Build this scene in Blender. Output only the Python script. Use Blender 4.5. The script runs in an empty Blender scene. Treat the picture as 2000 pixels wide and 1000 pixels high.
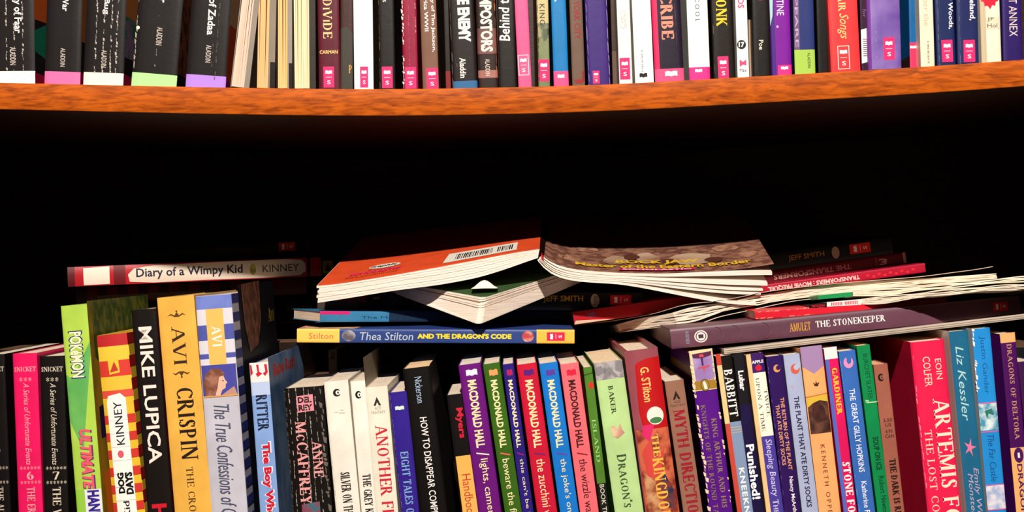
import bpy, bmesh, math, random
from mathutils import Vector, Matrix
random.seed(7)
C = bpy.context.scene.collection
SC = bpy.context.scene

# ------------------------------------------------------------------ camera, world, light
TH = math.radians(1.25)          # slight roll of the hand-held camera
F = 2700.0                       # focal length in pixels of the 2000 px wide frame
CY, CZ = -0.9, 1.25              # camera stands 0.9 m in front of the spines
cam_data = bpy.data.cameras.new('camera')
cam_data.sensor_width = 36.0
cam_data.lens = 36.0 * F / 2000.0
cam_data.clip_start = 0.02
cam = bpy.data.objects.new('camera', cam_data)
C.objects.link(cam)
ct, st = math.cos(TH), math.sin(TH)
cam.matrix_world = Matrix(((ct, st, 0, 0), (0, 0, -1, CY), (-st, ct, 0, CZ), (0, 0, 0, 1)))
SC.camera = cam

wd = bpy.data.worlds.new('world'); SC.world = wd; wd.use_nodes = True
wd.node_tree.nodes['Background'].inputs[0].default_value = (1.0, 0.72, 0.5, 1)
wd.node_tree.nodes['Background'].inputs[1].default_value = 0.013

ld = bpy.data.lights.new('ceiling_lamp', 'POINT')
ld.energy = 232; ld.shadow_soft_size = 0.022; ld.color = (1.0, 0.92, 0.83)
lo = bpy.data.objects.new('ceiling_lamp', ld); C.objects.link(lo)
lo.location = (0.0, -1.56, CZ + 1.06)

SC.view_settings.view_transform = 'Standard'
SC.view_settings.look = 'None'
SC.view_settings.exposure = 0.0
SC.view_settings.gamma = 1.0
SC.view_settings.use_curve_mapping = False

# ------------------------------------------------------------------ helpers
CAM = Vector((0, CY, CZ))
def ray(px, py):
    a, b = (px - 1000.0) / F, (500.0 - py) / F
    return Vector((a * ct + b * st, 1.0, -a * st + b * ct))
def P(px, py, Y=0.0):
    return CAM + ray(px, py) * (Y - CY)
def proj(p):
    d = p - CAM
    X, Z = d.x / d.y, d.z / d.y
    return (1000 + F * (X * ct - Z * st), 500 - F * (X * st + Z * ct))

def lin(c):
    if isinstance(c, str):
        c = [int(c[i:i + 2], 16) / 255 for i in (0, 2, 4)]
        c = [x / 12.92 if x <= 0.04045 else ((x + 0.055) / 1.055) ** 2.4 for x in c]
    return (c[0], c[1], c[2], 1.0)

MATS = {}
def M(col, kind='gloss', col2=None):
    key = (col, kind, col2)
    if key in MATS: return MATS[key]
    m = bpy.data.materials.new(kind + '_' + str(col)); m.use_nodes = True
    nt = m.node_tree; n = nt.nodes; L = nt.links
    b = n['Principled BSDF']
    b.inputs['Base Color'].default_value = lin(col)
    m.diffuse_color = lin(col)
    tc = n.new('ShaderNodeTexCoord')
    def noise(scale, detail=3, stretch=(1, 1, 1)):
        mp = n.new('ShaderNodeMapping'); mp.inputs['Scale'].default_value = stretch
        L.new(tc.outputs['Object'], mp.inputs['Vector'])
        t = n.new('ShaderNodeTexNoise'); t.inputs['Scale'].default_value = scale; t.inputs['Detail'].default_value = detail
        L.new(mp.outputs[0], t.inputs['Vector']); return t
    def mixc(fac, c1, c2, lo=0.35, hi=0.65):
        r = n.new('ShaderNodeValToRGB')
        r.color_ramp.elements[0].position = lo; r.color_ramp.elements[0].color = lin(c1)
        r.color_ramp.elements[1].position = hi; r.color_ramp.elements[1].color = lin(c2)
        L.new(fac, r.inputs[0]); return r
    def bump(src, s, d=0.0002):
        bp = n.new('ShaderNodeBump'); bp.inputs['Strength'].default_value = s; bp.inputs['Distance'].default_value = d
        L.new(src, bp.inputs['Height']); L.new(bp.outputs[0], b.inputs['Normal'])
    if kind == 'gloss':
        b.inputs['Roughness'].default_value = 0.4
        b.inputs['Specular IOR Level'].default_value = 0.22
        t = noise(60, 4)
        c = lin(col); k = lambda f: tuple(min(1, x * f) for x in c[:3])
        r = mixc(t.outputs[0], k(0.90), k(1.08), 0.3, 0.7)
        L.new(r.outputs[0], b.inputs['Base Color'])
        bump(noise(220, 2).outputs[0], 0.25)
    elif kind == 'print':
        b.inputs['Roughness'].default_value = 0.5; b.inputs['Specular IOR Level'].default_value = 0.25
    elif kind in ('pageX', 'pageZ', 'pageY'):
        b.inputs['Roughness'].default_value = 0.9; b.inputs['Specular IOR Level'].default_value = 0.1
        s = {'pageX': (1, 0.02, 0.01), 'pageZ': (0.02, 0.02, 1), 'pageY': (0.02, 1, 0.02)}[kind]
        t = noise(1700, 2, s)
        c = lin(col)
        r = mixc(t.outputs[0], tuple(x * y for x, y in zip(c[:3], (0.86, 0.80, 0.74))), c[:3], 0.30, 0.55)
        L.new(r.outputs[0], b.inputs['Base Color']); bump(t.outputs[0], 0.6, 0.0004)
    elif kind == 'mottle':
        b.inputs['Roughness'].default_value = 0.45
        t = noise(130, 4); r = mixc(t.outputs[0], col, col2, 0.42, 0.6)
        L.new(r.outputs[0], b.inputs['Base Color'])
    elif kind == 'soft':
        b.inputs['Roughness'].default_value = 0.45
        t = noise(38, 3); r = mixc(t.outputs[0], col, col2, 0.35, 0.65)
        L.new(r.outputs[0], b.inputs['Base Color'])
    elif kind == 'wood':
        b.inputs['Roughness'].default_value = 0.5; b.inputs['Specular IOR Level'].default_value = 0.3
        t = noise(170, 5, (0.33, 1, 1.5)); t.inputs['Distortion'].default_value = 0.8
        r = mixc(t.outputs[0], col2, col, 0.36, 0.60)
        t2 = noise(520, 3, (0.16, 1, 1.0)); t2.inputs['Distortion'].default_value = 0.6
        r2 = mixc(t2.outputs[0], (0.45, 0.34, 0.26), (1, 1, 1), 0.34, 0.50)
        mx = n.new('ShaderNodeMix'); mx.data_type = 'RGBA'; mx.blend_type = 'MULTIPLY'; mx.inputs[0].default_value = 0.65
        L.new(r.outputs[0], mx.inputs[6]); L.new(r2.outputs[0], mx.inputs[7])
        L.new(mx.outputs[2], b.inputs['Base Color']); bump(t2.outputs[0], 0.3, 0.0003)
    MATS[key] = m
    return m

def new_obj(name, me, parent=None, mat=None):
    o = bpy.data.objects.new(name, me); C.objects.link(o)
    if parent: o.parent = parent
    if mat is not None and me is not None: me.materials.append(mat)
    return o
def bm_obj(name, bm, mat, parent=None, smooth=False, ang=0.6):
    bmesh.ops.recalc_face_normals(bm, faces=bm.faces)
    if smooth:
        for f in bm.faces: f.smooth = True
        for e in bm.edges:
            if len(e.link_faces) == 2 and e.calc_face_angle(0) > ang: e.smooth = False
    me = bpy.data.meshes.new(name); bm.to_mesh(me); bm.free()
    return new_obj(name, me, parent, mat)
def thing(name, label, cat, frame, group=None):
    o = bpy.data.objects.new(name, None); o.empty_display_size = 0.02
    C.objects.link(o); o.matrix_world = frame
    o['label'] = label; o['category'] = cat
    if group: o['group'] = group
    return o
def box_bm(x0, x1, y0, y1, z0, z1, bm=None):
    bm = bm or bmesh.new()
    v = [bm.verts.new(p) for p in ((x0, y0, z0), (x1, y0, z0), (x1, y1, z0), (x0, y1, z0), (x0, y0, z1), (x1, y0, z1), (x1, y1, z1), (x0, y1, z1))]
    for f in ((0, 1, 2, 3), (4, 5, 6, 7), (0, 1, 5, 4), (1, 2, 6, 5), (2, 3, 7, 6), (3, 0, 4, 7)):
        bm.faces.new([v[i] for i in f])
    return bm

# ------------------------------------------------------------------ a serif alphabet drawn with strokes
TK, TN = 0.17, 0.075
def _A(cx, cy, rx, ry, a0, a1): return ('a', cx, cy, rx, ry, a0, a1)
def _S(x0, y0, x1, y1, w=1, s=''): return ('l', x0, y0, x1, y1, w, s)
G = {
 'A': (.84, [_S(.12,0,.40,1,0,'a'), _S(.42,1,.74,0,1,'b'), _S(.22,.34,.60,.34,0)]),
 'B': (.66, [_S(.14,0,.14,1,1,'ab'), _A(.28,.75,.24,.25,-90,90), _A(.28,.26,.30,.26,-90,90), _S(.14,.97,.3,.97,0), _S(.14,.51,.3,.51,0), _S(.14,.03,.3,.03,0)]),
 'C': (.74, [_A(.42,.5,.34,.5,48,312), _S(.66,.72,.66,.92,0), _S(.66,.06,.66,.24,0)]),
 'D': (.80, [_S(.14,0,.14,1,1,'ab'), _A(.30,.5,.40,.5,-90,90), _S(.14,.97,.3,.97,0), _S(.14,.03,.3,.03,0)]),
 'E': (.64, [_S(.14,0,.14,1,1,'ab'), _S(.14,.97,.58,.97,0), _S(.14,.51,.48,.51,0), _S(.14,.03,.60,.03,0), _S(.57,.78,.57,.98,0), _S(.60,.02,.60,.24,0), _S(.47,.40,.47,.62,0)]),
 'F': (.60, [_S(.14,0,.14,1,1,'ab'), _S(.14,.97,.56,.97,0), _S(.14,.51,.46,.51,0), _S(.55,.78,.55,.98,0), _S(.45,.40,.45,.62,0)]),
 'G': (.80, [_A(.42,.5,.34,.5,48,312), _S(.66,.72,.66,.92,0), _S(.66,.04,.66,.42,1,'b')]),
 'H': (.84, [_S(.14,0,.14,1,1,'ab'), _S(.66,0,.66,1,1,'ab'), _S(.14,.52,.66,.52,0)]),
 'I': (.34, [_S(.17,0,.17,1,1,'ab')]),
 'J': (.46, [_S(.28,.15,.28,1,1,'b'), _A(.13,.12,.15,.2,-150,0)]),
 'K': (.78, [_S(.14,0,.14,1,1,'ab'), _S(.2,.42,.62,1,0,'b'), _S(.32,.56,.66,0,1,'b')]),
 'L': (.62, [_S(.14,0,.14,1,1,'ab'), _S(.14,.03,.56,.03,0), _S(.57,.02,.57,.26,0)]),
 'M': (.98, [_S(.13,0,.13,1,0,'ab'), _S(.17,1,.48,.05,1), _S(.48,.05,.78,1,0), _S(.82,0,.82,1,1,'ab')]),
 'N': (.84, [_S(.13,0,.13,1,0,'ab'), _S(.15,1,.68,.03,1), _S(.70,0,.70,1,0,'b')]),
 'O': (.84, [_A(.42,.5,.34,.5,0,360)]),
 'P': (.64, [_S(.14,0,.14,1,1,'ab'), _A(.28,.72,.28,.28,-90,90), _S(.14,.97,.3,.97,0), _S(.14,.46,.3,.46,0)]),
 'Q': (.84, [_A(.42,.5,.34,.5,0,360), _S(.42,.1,.74,-.16,1)]),
 'R': (.74, [_S(.14,0,.14,1,1,'ab'), _A(.28,.74,.26,.26,-90,90), _S(.14,.97,.3,.97,0), _S(.14,.49,.3,.49,0), _S(.34,.48,.64,0,1,'b')]),
 'S': (.58, [_A(.29,.75,.2,.25,40,250), _A(.29,.26,.22,.26,-140,80), _S(.48,.72,.48,.95,0), _S(.08,.05,.08,.28,0), _S(.2,.6,.4,.42,1)]),
 'T': (.72, [_S(.36,0,.36,1,1,'a'), _S(.06,.97,.66,.97,0), _S(.06,.76,.06,.98,0), _S(.66,.76,.66,.98,0)]),
 'U': (.82, [_S(.15,.3,.15,1,1,'b'), _A(.40,.32,.25,.32,180,360), _S(.66,.3,.66,1,0,'b')]),
 'V': (.80, [_S(.12,1,.40,0,1,'a'), _S(.42,0,.70,1,0,'b')]),
 'W': (1.1, [_S(.12,1,.34,0,1,'a'), _S(.36,0,.56,1,0), _S(.54,1,.76,0,1), _S(.78,0,.98,1,0,'b')]),
 'X': (.76, [_S(.12,1,.62,0,1,'ab'), _S(.12,0,.62,1,0,'ab')]),
 'Y': (.76, [_S(.12,1,.38,.48,1,'a'), _S(.38,.48,.64,1,0,'b'), _S(.38,0,.38,.5,1,'a')]),
 'Z': (.68, [_S(.1,.97,.56,.97,0), _S(.56,.97,.1,.03,1), _S(.1,.03,.58,.03,0), _S(.1,.8,.1,.98,0), _S(.58,.02,.58,.22,0)]),
 "'": (.22, [_S(.1,.75,.13,1,1)]), '/': (.5, [_S(.05,0,.42,1,1)]), '.': (.26, [_S(.12,0,.12,.13,1)]), ',': (.26, [_S(.08,-.12,.14,.1,1)]),
 '6': (.62, [_A(.3,.3,.22,.3,0,360), _A(.46,.42,.4,.55,110,190)]),
 '7': (.60, [_S(.06,.97,.54,.97,0), _S(.54,.97,.22,0,1), _S(.06,.8,.06,.98,0)]),
 ' ': (.36, []),
}
def serif_polys(s, k=1.0):
    x = 0; out = []
    for ch in s:
        small = ch.islower(); ch = ch.upper(); sc = 0.78 if small else 1.0
        adv, st_ = G.get(ch, G[' '])
        for g in st_:
            if g[0] == 'l':
                _, x0, y0, x1, y1, w, sf = g
                w = (TK if w else TN) * k
                d = Vector((x1 - x0, y1 - y0)); L_ = d.length or 1; nn = Vector((-d.y, d.x)) / L_ * w / 2
                out.append([(x + sc * a, sc * b) for a, b in ((x0 + nn.x, y0 + nn.y), (x0 - nn.x, y0 - nn.y), (x1 - nn.x, y1 - nn.y), (x1 + nn.x, y1 + nn.y))])
                for c, (sx, sy) in (('a', (x0, y0)), ('b', (x1, y1))):
                    if c in sf:
                        yy = 0.0 if sy < .5 else 0.945
                        out.append([(x + sc * a, sc * b) for a, b in ((sx - .13, yy), (sx + .13, yy), (sx + .13, yy + .055), (sx - .13, yy + .055))])
            else:
                _, cx, cy, rx, ry, a0, a1 = g
                n = max(4, int(abs(a1 - a0) / 24))
                prev = None
                for i in range(n + 1):
                    a = math.radians(a0 + (a1 - a0) * i / n)
                    w = (TN + (TK - TN) * abs(math.cos(a)) ** 1.3) * k
                    o_ = (cx + (rx) * math.cos(a), cy + ry * math.sin(a)); i_ = (cx + (rx - w) * math.cos(a), cy + (ry - w * .8) * math.sin(a))
                    if prev: out.append([(x + sc * p[0], sc * p[1]) for p in (prev[0], o_, i_, prev[1])])
                    prev = (o_, i_)
        x += adv * sc + 0.04
    return out
TXT = {}
def sans_polys(s, bold=0.0, shear=0.0, space=1.0, lines=False):
    key = (s, bold, shear, space)
    if key in TXT: return TXT[key]
    cu = bpy.data.curves.new('t', 'FONT'); cu.body = s; cu.size = 1; cu.resolution_u = 2
    cu.offset = bold; cu.shear = shear; cu.space_character = space
    cu.align_x = 'CENTER' if '\n' in s else 'LEFT'
    ob = bpy.data.objects.new('t', cu); C.objects.link(ob)
    me = bpy.data.meshes.new_from_object(ob)
    polys = [[(me.vertices[i].co.x, me.vertices[i].co.y) for i in p.vertices] for p in me.polygons]
    bpy.data.objects.remove(ob); bpy.data.curves.remove(cu); bpy.data.meshes.remove(me)
    TXT[key] = polys
    return polys

# ------------------------------------------------------------------ decal specs (uf: 0..1 across the spine, c: position along it)
def T(s, c0, c1, uf, hf, col, rot='d', font='b', bold=0.0, shear=0.0, name='title_lettering', side='s', k=1.0, space=1.0):
    return dict(t='t', s=s, c0=c0, c1=c1, uf=uf, hf=hf, col=col, rot=rot, font=font, bold=bold, shear=shear, name=name, side=side, k=k, space=space)
def B(c0, c1, col, kind='print', col2=None, side='s', u0=0.0, u1=1.0, name='color_band'):
    return dict(t='p', pts=[(u0, c0), (u1, c0), (u1, c1), (u0, c1)], col=col, kind=kind, col2=col2, side=side, name=name)
def Q(pts, col, name='printed_shape', side='s', kind='print', col2=None):
    return dict(t='p', pts=pts, col=col, kind=kind, col2=col2, side=side, name=name)
def E(uf, c, wf, dc, col, name='printed_oval', side='s', kind='print', col2=None, n=20):
    return dict(t='p', pts=[(uf + wf / 2 * math.cos(2 * math.pi * i / n), c + dc / 2 * math.sin(2 * math.pi * i / n)) for i in range(n)], col=col, kind=kind, col2=col2, side=side, name=name)
GLY = [(-.5, -.34), (-.25, -.42), (0, -.28), (.25, -.42), (.5, -.34), (.5, .34), (.25, .27), (0, .4), (-.25, .27), (-.5, .34)]
def BK(uf, c, wf, dc, col):
    return dict(t='p', pts=[(uf + a * wf, c + b * dc) for a, b in GLY], col=col, kind='print', col2=None, side='s', name='book_emblem')
def LAB(uf, c0, c1, wf, bg='F0286E', outline=False):
    return dict(t='lab', uf=uf, c0=c0, c1=c1, wf=wf, bg=bg, outline=outline)
def CR(uf, c0, c1, col='C8B8A8', wf=0.02, dens=0.6, step=6, name='crease_or_highlight'):
    return dict(t='cr', uf=uf, c0=c0, c1=c1, col=col, wf=wf, dens=dens, step=step, name=name)

class Book:
    def __init__(s, root, w, h, depth, n_fn, cmap):
        s.root, s.w, s.h, s.depth, s.n_fn, s.cmap = root, w, h, depth, n_fn, cmap
        s.layers = {'s': 0, 'r': 0, 'l': 0}
    def mapuv(s, side, u, v, off):
        if side == 's': return Vector((u, s.n_fn(u) - off, s.h - v))
        if side == 'r': return Vector((s.w + off, u, s.h - v))
        return Vector((-off, u, s.h - v))
    def mesh(s, polys, mat, name, side='s', parent=None):
        s.layers[side] += 1
        off = 0.000028 * s.layers[side] + 0.00004
        bm = bmesh.new()
        for p in polys:
            vs = []
            for u, v in p: vs.append(bm.verts.new((u, v, 0)))
            try: bm.faces.new(vs)
            except ValueError: pass
        bmesh.ops.remove_doubles(bm, verts=bm.verts, dist=1e-7)
        if any(len(f.verts) > 4 for f in bm.faces): bmesh.ops.triangulate(bm, faces=bm.faces)
        if side == 's':
            us = [v.co.x for v in bm.verts]
            lo_, hi_ = min(us), max(us)
            for x in s.us[1:-1]:
                if lo_ < x < hi_:
                    bmesh.ops.bisect_plane(bm, geom=bm.verts[:] + bm.edges[:] + bm.faces[:], plane_co=(x, 0, 0), plane_no=(1, 0, 0), dist=1e-7)
        for v in bm.verts:
            v.co = s.mapuv(side, v.co.x, v.co.y, off)
        me = bpy.data.meshes.new(name); bm.to_mesh(me); bm.free()
        return new_obj(name, me, parent or s.root, mat)
    def W(s, side): return s.w if side == 's' else s.depth
    def add(s, d):
        if d['t'] == 'p':
            W = s.W(d['side'])
            return s.mesh([[(a * W, s.cmap(c)) for a, c in d['pts']]], M(d['col'], d['kind'], d['col2']), d['name'], d['side'])
        if d['t'] == 'cr':
            polys = []; c = d['c0']
            W = s.w
            while c < d['c1']:
                st_ = d['step'] * random.uniform(.4, 1.4)
                if random.random() < d['dens']:
                    wa = d['wf'] * random.uniform(.2, 1.3); dx = random.uniform(-.3, .3) * d['wf']
                    polys.append([((d['uf'] + dx - wa / 2) * W, s.cmap(c)), ((d['uf'] + dx + wa / 2) * W, s.cmap(c + st_ * .3)), ((d['uf'] + dx + wa / 3) * W, s.cmap(c + st_)), ((d['uf'] + dx - wa / 3) * W, s.cmap(c + st_ * .8))])
                c += st_
            if polys: s.mesh(polys, M(d['col'], 'print'), d['name'])
            return
        if d['t'] == 'lab':
            W = s.w; u0, u1 = (d['uf'] - d['wf'] / 2) * W, (d['uf'] + d['wf'] / 2) * W
            v0, v1 = s.cmap(d['c0']), s.cmap(d['c1'])
            R = lambda a0, a1, b0, b1: [(u0 + (u1 - u0) * a0, v0 + (v1 - v0) * b0), (u0 + (u1 - u0) * a1, v0 + (v1 - v0) * b0), (u0 + (u1 - u0) * a1, v0 + (v1 - v0) * b1), (u0 + (u1 - u0) * a0, v0 + (v1 - v0) * b1)]
            if d['outline']:
                lab = s.mesh([R(0, 1, 0, .03), R(0, 1, .97, 1), R(0, .06, .03, .97), R(.94, 1, .03, .97)], M('FFE0D8', 'print'), 'publisher_label')
            else:
                lab = s.mesh([R(0, 1, 0, 1)], M(d['bg'], 'print'), 'publisher_label')
            wh = M('FFF4F0', 'print')
            s.mesh([[(u0 + (u1 - u0) * (.5 + a * .62), v0 + (v1 - v0) * (.27 + b * .22)) for a, b in GLY]], wh, 'book_emblem', parent=lab)
            s.mesh([R(.22, .78, .495, .515)], wh, 'divider_line', parent=lab)
            s.text('S', u0 + (u1 - u0) * .5, v0 + (v1 - v0) * .75, (u1 - u0) * .34, abs(v1 - v0) * .18, 'h', wh, 'label_letter', 's', 'b', .01, 0, 1, 1, lab)
            return
        # text
        W = s.W(d['side'])
        v0, v1 = s.cmap(d['c0']), s.cmap(d['c1'])
        if d['rot'] in 'du': tw, th = v1 - v0, d['hf'] * W
        else: tw, th = d['hf'] * W, v1 - v0
        s.text(d['s'], d['uf'] * W, (v0 + v1) / 2, tw, th, d['rot'], M(d['col'], 'print'), d['name'], d['side'], d['font'], d['bold'], d['shear'], d['k'], d['space'], None)
    def text(s, st_, cu, cv, tw, th, rot, mat, name, side, font, bold, shear, k, space, parent):
        polys = serif_polys(st_, k) if font == 's' else sans_polys(st_, bold, shear, space)
        if not polys: return
        xs = [p[0] for q in polys for p in q]; ys = [p[1] for q in polys for p in q]
        x0, x1, y0, y1 = min(xs), max(xs), min(ys), max(ys)
        out = []
        for q in polys:
            r = []
            for x, y in q:
                a = ((x - x0) / (x1 - x0) - .5) * tw; b = ((y - y0) / (y1 - y0) - .5) * th
                r.append({'d': (cu + b, cv + a), 'u': (cu - b, cv - a), 'h': (cu + a, cv - b), 'f': (cu - a, cv + b)}[rot])
            out.append(r)
        s.mesh(out, mat, name, side, parent)

def build_book(label, A, R, w, D, h, cpts, cover, kind='p', depth=0.13, pages='F3E2CC', decals=(), group=None, cover_mat='gloss', cover2=None, name=None, bulge=None, backcol=None, cs=0):
    """A: world corner (spine top, image side 'left'), R across the spine, D down the spine, N into the shelf.
    cpts: two pixel points on the spine's centre line at v=0 and v=h used to turn pixel positions into v."""
    N = (-D).cross(R).normalized()
    O = A + D * h
    fr = Matrix.Identity(4)
    for i, ax in enumerate((R, N, -D)):
        for j in range(3): fr[j][i] = ax[j]
    fr.translation = O
    hard = kind == 'h'
    root = thing(name or ('hardcover_book' if hard else 'paperback_book'), label, 'book', fr, group)
    b = bulge if bulge is not None else (0.10 * w if hard else min(0.0009, 0.05 * w))
    p = 2.2 if hard else 8
    n_fn = lambda u: b * min(1.0, abs(2 * u / w - 1)) ** p
    Cc = A + R * (w / 2)
    (ax0, ay0), (ax1, ay1) = cpts
    def cmap(c):
        if cs == 0: t = (c - ay0) / (ay1 - ay0)
        else: t = (c - ax0) / (ax1 - ax0)
        px, py = ax0 + (ax1 - ax0) * t, ay0 + (ay1 - ay0) * t
        r = ray(px, py); k = (Cc - CAM).dot(N) / r.dot(N)
        return (CAM + r * k - Cc).dot(D)
    bk = Book(root, w, h, depth, n_fn, cmap)
    bk.us = [w * i / 12 for i in range(13)] if hard else [w * f for f in (0, .02, .06, .14, .3, .5, .7, .86, .94, .98, 1)]
    t = 0.0024 if hard else 0.00045
    t = min(t, w * .16)
    # cover: one closed shell around the page block
    K = 12
    us = [w * i / K for i in range(K + 1)] if hard else [w * f for f in (0, .02, .06, .14, .3, .5, .7, .86, .94, .98, 1)]
    outer = [(0, depth)] + [(u, n_fn(u)) for u in us] + [(w, depth)]
    inner = [(t, depth)] + [(min(max(u, t), w - t), n_fn(u) + t) for u in us] + [(w - t, depth)]
    bm = bmesh.new()
    lv = []
    zs = (0, h)
    for z in zs:
        lv.append(([bm.verts.new((x, y, z)) for x, y in outer], [bm.verts.new((x, y, z)) for x, y in inner]))
    (o0, i0), (o1, i1) = lv
    nn = len(outer)
    for i in range(nn - 1):
        bm.faces.new((o0[i], o0[i + 1], o1[i + 1], o1[i])); bm.faces.new((i0[i + 1], i0[i], i1[i], i1[i + 1]))
        bm.faces.new((o1[i], o1[i + 1], i1[i + 1], i1[i])); bm.faces.new((o0[i + 1], o0[i], i0[i], i0[i + 1]))
    for j in (0, nn - 1): bm.faces.new((o0[j], o1[j], i1[j], i0[j]))
    bm_obj('cover', bm, M(cover, cover_mat, cover2), root, smooth=True)
    ins = 0.0032 if hard else 0.0006
    ins = min(ins, h * .02)
    e = 0.00005
    bm = bmesh.new()
    ny = b + t + 0.0006
    dj = depth - (0.004 if hard else 0.0008)
    if w - 2 * t > 0.0005:
        box_bm(t + e, w - t - e, ny, dj, ins, h - ins, bm)
        bm_obj('page_block', bm, M(pages, 'pageX'), root)
    for d in decals: bk.add(d)
    return bk

# ------------------------------------------------------------------ bookcase
def edge_top(x):      # the sagging shelf's front top edge, in frame pixels
    pts = [(-700, 150), (-300, 157), (0, 162), (250, 168), (500, 173), (750, 175.5), (1000, 171.5), (1200, 166), (1300, 160), (1500, 148.5), (1700, 138), (1850, 128), (2000, 117.5), (2300, 92), (2800, 45)]
    for (a, b), (c, d) in zip(pts, pts[1:]):
        if x <= c: return b + (d - b) * (x - a) / (c - a)
    return pts[-1][1]
YS = -0.0105
SHX = [i * 0.02 for i in range(-26, 27)]
def smooth_edge(px): return sum(edge_top(px + k * 30) for k in range(-4, 5)) / 9
def shelf_z(X):
    px = 1000 + X * F / (YS - CY)
    for _ in range(3):
        p = P(px, smooth_edge(px), YS); px += (X - p.x) * F / (YS - CY)
    return P(px, smooth_edge(px), YS).z
SHZ = [shelf_z(x) for x in SHX]
def sz(X):
    t = min(max((X - SHX[0]) / 0.02, 0), len(SHX) - 1.001); i = int(t)
    return SHZ[i] + (SHZ[i + 1] - SHZ[i]) * (t - i)
ZLOW = CZ - 0.25
BACK = 0.40
bc = thing('bookcase', 'reddish-brown wooden bookcase with a slightly sagging upper shelf and dark interior', 'bookcase', Matrix.Translation((0, 0, ZLOW - 0.06)))
def inbc(name, bm, mat, smooth=False):
    o = bm_obj(name, bm, mat, bc, smooth); o.matrix_parent_inverse = bc.matrix_world.inverted(); return o
WOOD = M('D0620E', 'wood', 'A84A08'); DARK = M('3A1408', 'wood', '200A04')  # DARK: the same wood with the interior's shade put into its colour
XL = 0.52
# upper shelf: sagging board with a bright edge band
bm = bmesh.new()
TS = 0.0166
rows = []
for x, z in zip(SHX, SHZ):
    zz = z + 0.0
    rows.append([bm.verts.new(v) for v in ((x, YS + .0008, zz), (x, YS, zz - .0008), (x, YS, zz - TS + .0008), (x, YS + .0008, zz - TS), (x, BACK, zz - TS), (x, BACK, zz))])
for a, b in zip(rows, rows[1:]):
    for i in range(6):
        bm.faces.new((a[i], b[i], b[(i + 1) % 6], a[(i + 1) % 6]))
bm.faces.new(rows[0]); bm.faces.new(rows[-1])
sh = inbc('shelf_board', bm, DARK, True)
bm = bmesh.new()
rows = []
for x, z in zip(SHX, SHZ):
    y0 = YS - .0006
    rows.append([bm.verts.new(v) for v in ((x, YS + .0006, z + .0002), (x, y0 + .0005, z + .0002), (x, y0, z - .0004), (x, y0, z - TS + .0004), (x, y0 + .0004, z - TS - .0002), (x, YS + .0006, z - TS - .0002))])
for a, b in zip(rows, rows[1:]):
    for i in range(6):
        bm.faces.new((a[i], b[i], b[(i + 1) % 6], a[(i + 1) % 6]))
bm.faces.new(rows[0]); bm.faces.new(rows[-1])
eb = inbc('edge_band', bm, WOOD, True); eb['label'] = 'orange-brown wood-grain front edge of the sagging shelf'
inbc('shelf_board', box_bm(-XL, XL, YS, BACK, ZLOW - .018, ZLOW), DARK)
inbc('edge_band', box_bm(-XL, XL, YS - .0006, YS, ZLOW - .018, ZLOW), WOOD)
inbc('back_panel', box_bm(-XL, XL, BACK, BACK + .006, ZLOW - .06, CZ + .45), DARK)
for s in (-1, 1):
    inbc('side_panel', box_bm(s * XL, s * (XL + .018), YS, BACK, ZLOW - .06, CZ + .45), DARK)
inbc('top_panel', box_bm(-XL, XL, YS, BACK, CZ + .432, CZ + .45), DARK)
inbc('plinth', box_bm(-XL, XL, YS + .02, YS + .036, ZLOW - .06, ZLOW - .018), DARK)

# ------------------------------------------------------------------ upright books on the upper shelf
GU = 'books standing on the upper shelf'
def up(label, xL0, xR0, xLb, xRb, cover, decals=(), Y=-0.0075, h=0.178, lift=0, kind='p', depth=0.125, **k):
    yb = smooth_edge((xLb + xRb) / 2) - lift
    BL = P(xLb, yb, Y); T0 = P(xL0, 0, Y)
    D = (BL - T0); D.y = 0; D.normalize()
    R = Vector((-D.z, 0, D.x)); s = (Y - CY) / F
    w = ((xR0 - xL0) + (xRb - xLb)) / 2 * s * 0.997
    X0, X1 = BL.x, BL.x + R.x * w
    # rest the lower corner on the board
    zl = [(sz(x) + lift * s) - z for x, z in ((X0, BL.z), (X1, (BL + R * w).z))]
    BL = BL + Vector((0, 0, max(zl) + 0.00025))
    A = BL - D * h
    Cc = A + R * w / 2
    return build_book(label, A, R, w, D, h, (proj(Cc), proj(Cc + D * h)), cover, kind=kind, depth=depth, decals=decals, group=GU, **k)

BLK = '1C1717'
PINK = 'F03C82'
def alad(c0, c1, uf=.45, hf=.13, col='C8BCB0'): return T('ALADDIN', c0, c1, uf, hf, col, name='publisher_lettering', bold=.01)
up('thick black paperback cut by the frame edge, white foot band, heavy spine creases', -22, 69, -20, 66, BLK,
   [B(139, 170, 'FFF6EC'), T('City of Faar', -22, 65, .62, .21, 'F4EEEA', bold=.02), alad(92, 127, .52)] + [CR(u, -40, 138, 'B8ACA0', .035) for u in (.38, .55, .74)] +
   [Q([(0, 60), (.25, 30), (.35, 90), (.22, 110), (0, 100)], '0E6A50', side='r'), Q([(.0, -20), (.4, -30), (.4, 30), (.0, 38)], 'B8501A', side='r'), B(142, 170, 'B01038', side='r')])
up('thick black paperback with a pink band at its foot', 91, 160, 86, 158, BLK,
   [B(140, 170, 'F070A8'), T('Never War', -54, 22, .53, .17, 'F4EEEA', bold=.02), alad(94, 130, .50), B(-200, 80, '8C4A20', side='r'), B(141, 170, 'A81048', side='r')])
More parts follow.
